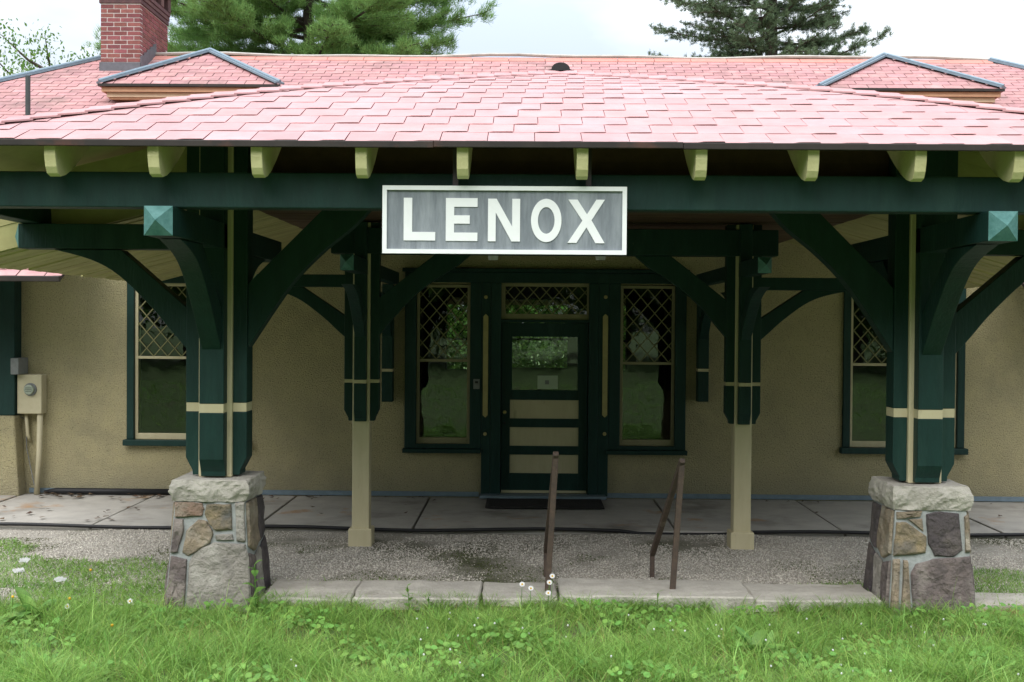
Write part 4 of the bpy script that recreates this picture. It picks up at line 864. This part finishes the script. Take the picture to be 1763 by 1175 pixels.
# small round ground-cover leaves among the grass
mb = MB()
for _ in range(5200):
    cx, cy = random.uniform(-4.8, 5), random.uniform(6.5, 8.8)
    if vnoise(cx, cy, 1.7, 9) < .25: continue
    z_ = float(lawn_z(np.array(cx), np.array(cy))) + random.uniform(.05, .105); s_ = random.uniform(.008, .022); a = random.uniform(0, 6.28); ti = random.uniform(-.5, .5)
    v = []
    for k in range(6): b_ = a + k * math.pi / 3; u = s_ * math.cos(b_) * (1 if k % 3 else 1.5); w = s_ * math.sin(b_); v.append((cx + u, cy + w * .8, z_ + w * .6 + u * ti))
    mb.add(v, [(0, 1, 2, 3), (0, 3, 4, 5)])
M_cover = mat('ground_cover_leaf', (.20, .40, .08), (.13, .28, .055), 5, .5, isl=.35, trans=.35)
tag(mb.build('ground_cover', M_cover), 'small round leaves of clover and weeds woven through the grass', 'ground cover', kind='stuff')
# moss patches
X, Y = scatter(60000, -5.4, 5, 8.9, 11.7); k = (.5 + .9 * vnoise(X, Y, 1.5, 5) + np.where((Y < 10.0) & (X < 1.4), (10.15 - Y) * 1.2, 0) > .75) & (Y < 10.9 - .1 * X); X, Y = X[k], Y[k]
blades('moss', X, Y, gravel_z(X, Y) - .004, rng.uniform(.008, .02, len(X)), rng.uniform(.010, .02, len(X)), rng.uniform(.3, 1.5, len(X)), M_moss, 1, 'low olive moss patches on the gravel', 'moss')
# pebbles
X, Y = scatter(120000, -5.8, 6.0, 9.3, 11.78)
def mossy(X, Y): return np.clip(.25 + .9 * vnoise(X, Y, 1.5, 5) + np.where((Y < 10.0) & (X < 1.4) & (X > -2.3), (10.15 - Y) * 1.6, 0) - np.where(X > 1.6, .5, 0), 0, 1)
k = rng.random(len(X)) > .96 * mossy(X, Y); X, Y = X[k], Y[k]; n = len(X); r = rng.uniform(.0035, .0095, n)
d = rng.normal(0, 1, (n, 6, 3)) * .25 + np.array([[1, 0, 0], [-1, 0, 0], [0, 1, 0], [0, -1, 0], [0, 0, .7], [0, 0, -.7]])
V = d * r[:, None, None] + np.stack([X, Y, gravel_z(X, Y) + .002], 1)[:, None, :]
ft = np.array([[0, 2, 4], [2, 1, 4], [1, 3, 4], [3, 0, 4], [2, 0, 5], [1, 2, 5], [3, 1, 5], [0, 3, 5]]); F = (np.arange(n)[:, None, None] * 6 + ft).reshape(-1, 3)
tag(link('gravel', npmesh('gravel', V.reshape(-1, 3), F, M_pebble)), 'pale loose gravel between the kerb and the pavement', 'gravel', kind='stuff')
# leaf litter on the pavement
mb = MB()
for _ in range(110):
    px = random.choice([random.uniform(60, 300), random.gauss(115, 25), random.gauss(270, 12), random.uniform(450, 760), random.uniform(1300, 1763)]); X_ = (px - 904) / 143; Y_ = random.choice([random.uniform(13.6, 13.92), random.uniform(12, 13.9)]); s_ = random.uniform(.015, .045); a = random.uniform(0, 6.3)
    v = [(X_ + s_ * math.cos(a + k * 1.57 + random.uniform(-.3, .3)), Y_ + s_ * math.sin(a + k * 1.57), .012 + random.uniform(0, .02)) for k in range(4)]; mb.add(v, [(0, 1, 2), (0, 2, 3)])
tag(mb.build('leaf_litter', M_litter), 'scattered dead brown leaves on the concrete pavement', 'dead leaves', kind='stuff')
def leafmesh(mb, base, direction, L_, w, fold=.25, droop=.4, nseg=5):
    d = Vector(direction).normalized(); side = d.cross(Vector((0, 0, 1))); side.normalize() if side.length > 1e-3 else None; up = side.cross(d); vs = []
    for k in range(nseg + 1):
        t = k / nseg; c = Vector(base) + d * (L_ * t) - Vector((0, 0, 1)) * (droop * L_ * t * t); ww = w * math.sin(math.pi * min(1, t * .93 + .05)) ** .8 / 2
        vs += [c - side * ww + up * ww * fold, c, c + side * ww + up * ww * fold]
    fs = []
    for k in range(nseg): b = 3 * k; fs += [(b, b + 3, b + 4, b + 1), (b + 1, b + 4, b + 5, b + 2)]
    mb.add(vs, fs)
def gz_(x, y): return float(lawn_z(np.array(x), np.array(y))) if y < 8.86 else float(gravel_z(np.array(x), np.array(y)))
def weed(px, Y, hgt, kind, lab, py=1100):
    X_ = P(px, py, Y).x; z_ = gz_(X_, Y); hgt = hgt * (.85 if kind == 'rosette' else .95); w = empty('weed', (X_, Y, z_), lab, 'weed', 'broad-leaved weeds in the lawn'); mb = MB(); st = MB(); rnd = random.Random(int(px * 7))
    if kind == 'rosette':
        for k in range(9):
            a = k * 2.4 + rnd.random(); leafmesh(mb, (X_, Y, z_), (math.cos(a), math.sin(a), rnd.uniform(.5, 2.2)), hgt * rnd.uniform(.6, 1.2), hgt * rnd.uniform(.26, .36), fold=rnd.uniform(.1, .5), droop=rnd.uniform(.2, .7))
    else:
        lx, ly = rnd.uniform(-.03, .03), rnd.uniform(-.04, 0); st.tube([(X_, Y, z_), (X_ + lx * .5, Y + ly * .5, z_ + hgt * .6), (X_ + lx, Y + ly, z_ + hgt)], .0035, 5)
        n = 14 if kind == 'spire' else 9
        for k in range(n):
            t = (k + 1) / n; a = k * 2.4; L_ = (.10 if kind == 'leafy' else .11) * (1.15 - .55 * t) * hgt / .28
            leafmesh(mb, (X_ + lx * t, Y + ly * t, z_ + hgt * t), (math.cos(a), math.sin(a), .5 + .5 * t), L_, L_ * (.55 if kind == 'leafy' else .17), droop=.35)
        st.build('stem', M_weed, w)
    mb.build('leaves', M_weed, w, smooth=True)
for a in ((440, 8.70, .42, 'leafy', 'tallest leafy weed, at the right foot of the left stone pier'), (455, 8.45, .26, 'leafy', 'leafy weed just in front of the left pier weed'), (530, 8.2, .2, 'leafy', 'low pale weed right of the left pier foot'), (705, 8.75, .22, 'leafy', 'small leafy weed against the kerb left of centre'),
          (738, 8.6, .17, 'leafy', 'small light weed at the kerb beside the left-centre one'), (1130, 8.3, .30, 'spire', 'spiky narrow-leaved weed on the lawn below the right handrail'), (1118, 7.9, .22, 'rosette', 'broad rosette just below the spiky weed'),
          (1190, 7.6, .26, 'rosette', 'broad dock rosette in the lawn right of centre'), (1300, 7.35, .34, 'rosette', 'large dock with long leaf in the right lawn'), (1325, 7.5, .24, 'rosette', 'dock rosette right behind the long-leaved one'), (1545, 8.6, .18, 'rosette', 'dark dock leaves at the left foot of the right pier'),
          (1370, 7.8, .16, 'rosette', 'small rosette in the lawn left of the right pier'), (940, 7.75, .18, 'rosette', 'rosette in the lawn below the left handrail'), (1010, 7.7, .2, 'rosette', 'pale rosette in the lawn below the door'), (60, 8.1, .42, 'rosette', 'big grey-green leaf plant at the left edge of the lawn'),
          (18, 7.9, .36, 'rosette', 'broad leaf plant cut by the left edge of the picture'), (620, 7.4, .17, 'rosette', 'low rosette in the lawn below the left rear post'), (690, 7.5, .2, 'leafy', 'low leafy weed in the left middle lawn'), (300, 8.0, .2, 'leafy', 'thin leafy weed before the left pier'),
          (1450, 7.2, .2, 'rosette', 'rosette near the bottom right of the lawn'), (1600, 7.1, .2, 'rosette', 'clovery rosette at the bottom right corner'), (850, 7.1, .16, 'rosette', 'small rosette at the bottom centre of the lawn')): weed(*a)
def daisy(px, py, Y, lab, kind='daisy'):
    t = P(px, py, Y); g = gz_(t.x, Y); zt_ = t.z; w = empty('flower', (t.x, Y, g), lab, 'flower', 'wild flowers in the lawn')
    MB().tube([(t.x - .02, Y + .01, g), (t.x - .005, Y, (g + zt_) / 2), (t.x, Y, zt_)], .0022, 5).build('stem', M_weed, w)
    if kind == 'daisy':
        mb = MB(); d = Vector((0, -.8, .6))
        for k in range(11):
            a = 2 * math.pi * k / 11; u = Vector((math.cos(a), .6 * math.sin(a), .8 * math.sin(a))); s_ = Vector((-math.sin(a), .6 * math.cos(a), .8 * math.cos(a))); c = Vector((t.x, Y, zt_))
            mb.add([c + u * .006 - s_ * .002, c + u * .018 - s_ * .004, c + u * .021, c + u * .018 + s_ * .004, c + u * .006 + s_ * .002], [(0, 1, 2, 3, 4)])
        mb.build('petals', M_petal, w); MB().disc((t.x, Y - .004, zt_), .007, .007, n=10).build('flower_centre', M_yellow, w)
    elif kind == 'bud': MB().tube([(t.x, Y, zt_ - .006), (t.x, Y, zt_ + .004), (t.x, Y, zt_ + .010)], [.008, .011, .004], 10).build('flower_head', M_yellow, w)
    else:
        mb = MB(); rnd = random.Random(px)
        for _ in range(60):
            a = rnd.uniform(0, 6.28); r_ = .042 * math.sqrt(rnd.random()); c = Vector((t.x + r_ * math.cos(a), Y + r_ * math.sin(a), zt_ + rnd.uniform(-.008, .012))); s_ = .006
            mb.add([c + Vector((-s_, 0, -s_)), c + Vector((s_, 0, -s_)), c + Vector((s_, 0, s_)), c + Vector((-s_, 0, s_))], [(0, 1, 2, 3)])
        mb.build('flower_head', M_petal, w)
for a in ((951, 992, 8.6, 'topmost white daisy in front of the left handrail foot'), (946, 1003, 8.58, 'white daisy just below the topmost one at the handrail'), (899, 1006, 8.6, 'leftmost white daisy of the clump at the kerb'), (914, 1013, 8.55, 'white daisy in the middle of the clump at the kerb'), (944, 1021, 8.5, 'lowest white daisy of the clump at the kerb'),
          (224, 1035, 8.3, 'white daisy in front of the left stone pier'), (24, 1066, 7.9, 'white daisy at the left edge of the lawn'), (116, 1044, 8.1, 'small white daisy left of the left pier')): daisy(*a)
for a in ((22, 1028, 8.0, 'round yellow flower head near the left edge', 'bud'), (156, 982, 8.6, 'yellow bud on a thin stalk left of the left pier', 'bud'), (120, 1031, 8.1, 'low yellow bud left of the left pier', 'bud'), (193, 1077, 7.7, 'orange yellow bud in the grass below the left pier', 'bud')): daisy(*a)
for a in ((42, 965, 9.3, 'upper flat white flower cluster at the far left', 'umbel'), (32, 983, 9.2, 'lower flat white flower cluster at the far left', 'umbel'), (104, 998, 8.8, 'flat white flower cluster nearest the left pier', 'umbel')): daisy(*a)
# clover heads: tiny white dots nobody would count
mb = MB()
for _ in range(70):
    X_, Y_ = random.uniform(-1.5, 4.6), random.uniform(6.6, 8.3); z_ = gz_(X_, Y_) + random.uniform(.08, .13); mb.tube([(X_, Y_, z_ - .006), (X_, Y_, z_), (X_, Y_, z_ + .006)], [.005, .007, .003], 6)
tag(mb.build('clover_heads', M_petal), 'tiny white clover heads dotted through the right lawn', 'clover', kind='stuff')

# ------------------------------------------------------------------ trees
def needles(pos, dirs, n_per, L_, w, spread):
    n = len(pos); p = np.repeat(pos, n_per, 0); d = np.repeat(dirs, n_per, 0) + rng.normal(0, spread, (n * n_per, 3)); d /= np.linalg.norm(d, axis=1)[:, None]
    s = np.cross(d, rng.normal(0, 1, d.shape)); s /= np.linalg.norm(s, axis=1)[:, None]; l = L_ * rng.uniform(.6, 1.2, (len(p), 1)); p = p + rng.normal(0, L_ * .25, p.shape)
    V = np.stack([p - s * w / 2, p + s * w / 2, p + d * l], 1); return V.reshape(-1, 3), np.arange(len(p) * 3).reshape(-1, 3)
def conifer(name, base, ht, z_lo, rad_fn, nb, m, needle, w, n_per, droop, upturn, lab, cat, spread=.55, seed=1, tuft=.22, sub=7):
    rnd = random.Random(seed); b = Vector(base); t = empty(name, base, lab, cat)
    MB().tube([(0, 0, 0), (.1, .05, ht * .5), (0, 0, ht)], [.24, .15, .03], 9).build('trunk', M_wood, t, loc=(0, 0, 0))
    lm = MB(); pos, drs = [], []
    for i in range(nb):
        z = z_lo + (ht - z_lo) * (i + rnd.random()) / nb; a = i * 2.399 + rnd.uniform(-.3, .3); L_ = rad_fn(z) * rnd.uniform(.72, 1.12); d = Vector((math.cos(a), math.sin(a), 0)); path = []
        for k in range(7):
            u = k / 6; path.append(Vector((0, 0, z)) + d * (L_ * u) + Vector((0, 0, -droop * L_ * u + upturn * L_ * u * u)))
        lm.tube(path, [.05 * (1 - .85 * k / 6) * (L_ / 3) ** .5 for k in range(7)], 4)
        side = Vector((-d.y, d.x, 0))
        for k in range(int(L_ * sub)):
            u = rnd.uniform(.22, 1.0); j = min(5, int(u * 6)); q = path[j].lerp(path[j + 1], u * 6 - j); s_ = rnd.choice((-1, 1)); SLen = (1.15 - u) * L_ * .42 * rnd.uniform(.5, 1.1) + .12
            dr = (d * .75 + side * s_ * rnd.uniform(.4, 1.1) + Vector((0, 0, rnd.uniform(-.1, .25)))).normalized(); e = q + dr * SLen; lm.tube([q, e], [.012, .004], 3)
            nt_ = max(2, int(SLen / (tuft * .38)))
            for v in range(nt_):
                f = (v + .6) / nt_; pos.append(q.lerp(e, f) + Vector([rnd.gauss(0, tuft * .28) for _ in range(3)])); drs.append(dr * .6 + Vector((0, 0, .7)))
    lm.build('limbs', M_wood, t, loc=(0, 0, 0))
    V, F = needles(np.array([list(p) for p in pos]), np.array([list(p) for p in drs]), n_per, needle, w, spread)
    o = link('crown', npmesh('crown', V, F, m)); o.parent = t; o.location = (0, 0, 0); return t
pc = P(525, 40, 28); conifer('pine_tree', (pc.x, 28, -.3), 17, 6.2, lambda z: 4.75 * max(.12, (17.5 - z) / 9.5) ** .8 if z > 8 else 3.9, 120, M_pine, .16, .012, 30, .02, .12, 'broad bright green pine behind the station roof at left', 'tree', seed=3, tuft=.19, sub=9)
sp = P(1322, 40, 28); conifer('spruce_tree', (sp.x, 28, -.3), 18, 6.0, lambda z: 2.5 * max(.1, (19 - z) / 10) ** .9, 190, M_spruce, .08, .013, 24, .05, .22, 'dark blue-green spruce behind the station roof at right', 'tree', spread=.8, seed=12, tuft=.15, sub=9)
leaf_cache = {}
def leafy_meshes(seed, leaves, size, gapf):
    rnd = random.Random(seed); lm = MB(); pos = []
    lm.tube([(0, 0, 0), (.05, .02, 2.4), (.1, 0, 5)], [.22, .16, .05], 8)
    for i in range(26):
        a = i * 2.4; z = 1.4 + i * .16; L_ = 2.1 * rnd.uniform(.7, 1.1) * (1.15 - .5 * abs(z - 3.4) / 2.5); e = Vector((math.cos(a) * L_, math.sin(a) * L_, z + L_ * .55)); q = Vector((0, 0, z)); mid = q.lerp(e, .5) + Vector((0, 0, -.1)); lm.tube([q, mid, e], [.05, .03, .008], 4)
        for _ in range(int(leaves / 26)):
            t_ = rnd.uniform(.35, 1.05); c = q.lerp(e, t_); pos.append([c.x + rnd.gauss(0, gapf), c.y + rnd.gauss(0, gapf), c.z + rnd.gauss(0, gapf * .8)])
    p = np.array(pos); n = len(p); a = rng.normal(0, 1, (n, 3)); a /= np.linalg.norm(a, axis=1)[:, None]; b = np.cross(a, rng.normal(0, 1, (n, 3))); b /= np.linalg.norm(b, axis=1)[:, None]; s = size * rng.uniform(.6, 1.2, (n, 1))
    V = np.stack([p - a * s, p + b * s * .5, p + a * s, p - b * s * .5], 1).reshape(-1, 3)
    return lm.mesh('trunk', M_wood), npmesh('crown', V, np.arange(n * 4).reshape(-1, 4), M_leaf)
LM = [leafy_meshes(1, 26000, .075, .36), leafy_meshes(2, 5200, .055, .2), leafy_meshes(5, 26000, .075, .42)]
def leafy(name, loc, scl, kind, lab, cat='tree', group=None, rz=0):
    t = empty(name, loc, lab, cat, group); t.scale = (scl[0], scl[0], scl[1]); t.rotation_euler = (0, 0, rz)
    for nm, me in zip(('trunk', 'crown'), LM[kind]): o = bpy.data.objects.new(nm, me); col.objects.link(o); o.parent = t
    return t
q = P(95, 95, 26); leafy('young_tree', (q.x, 26, 1.9), (.78, 1.05), 1, 'thin sparsely leaved tree behind the left end of the roof')
q = P(-30, 120, 24); leafy('young_tree', (q.x, 24, 1.2), (.7, 1.0), 1, 'almost bare tree top at the far left edge behind the roof')
for (x, y, s_), lab in zip(((-4.2, 30, 1.1), (-1.2, 31.5, 1.2), (1.8, 30, 1.1), (4.8, 31, 1.2)), ('bush behind the station seen through the left window', 'bush behind the station seen through the left part of the door glass', 'bush behind the station seen through the right part of the door glass', 'bush behind the station seen through the right window')):
    leafy('shrub', (x, y, -1.6), (s_, s_), 0, lab, 'bush', 'bushes behind the station', rz=x)
for i in range(15):
    a = (-34 + i * 4.8 + random.uniform(-1, 1)); leafy('lawn_edge_tree', (a, -19 - (i % 3) * 5, -1.6 - (i % 2)), (2.3, 2.5), (i % 2) * 2, 'leafy tree at the far side of the lawn behind the camera', 'tree', 'trees behind the camera', rz=i * 1.3)
print('objects', len(bpy.data.objects))
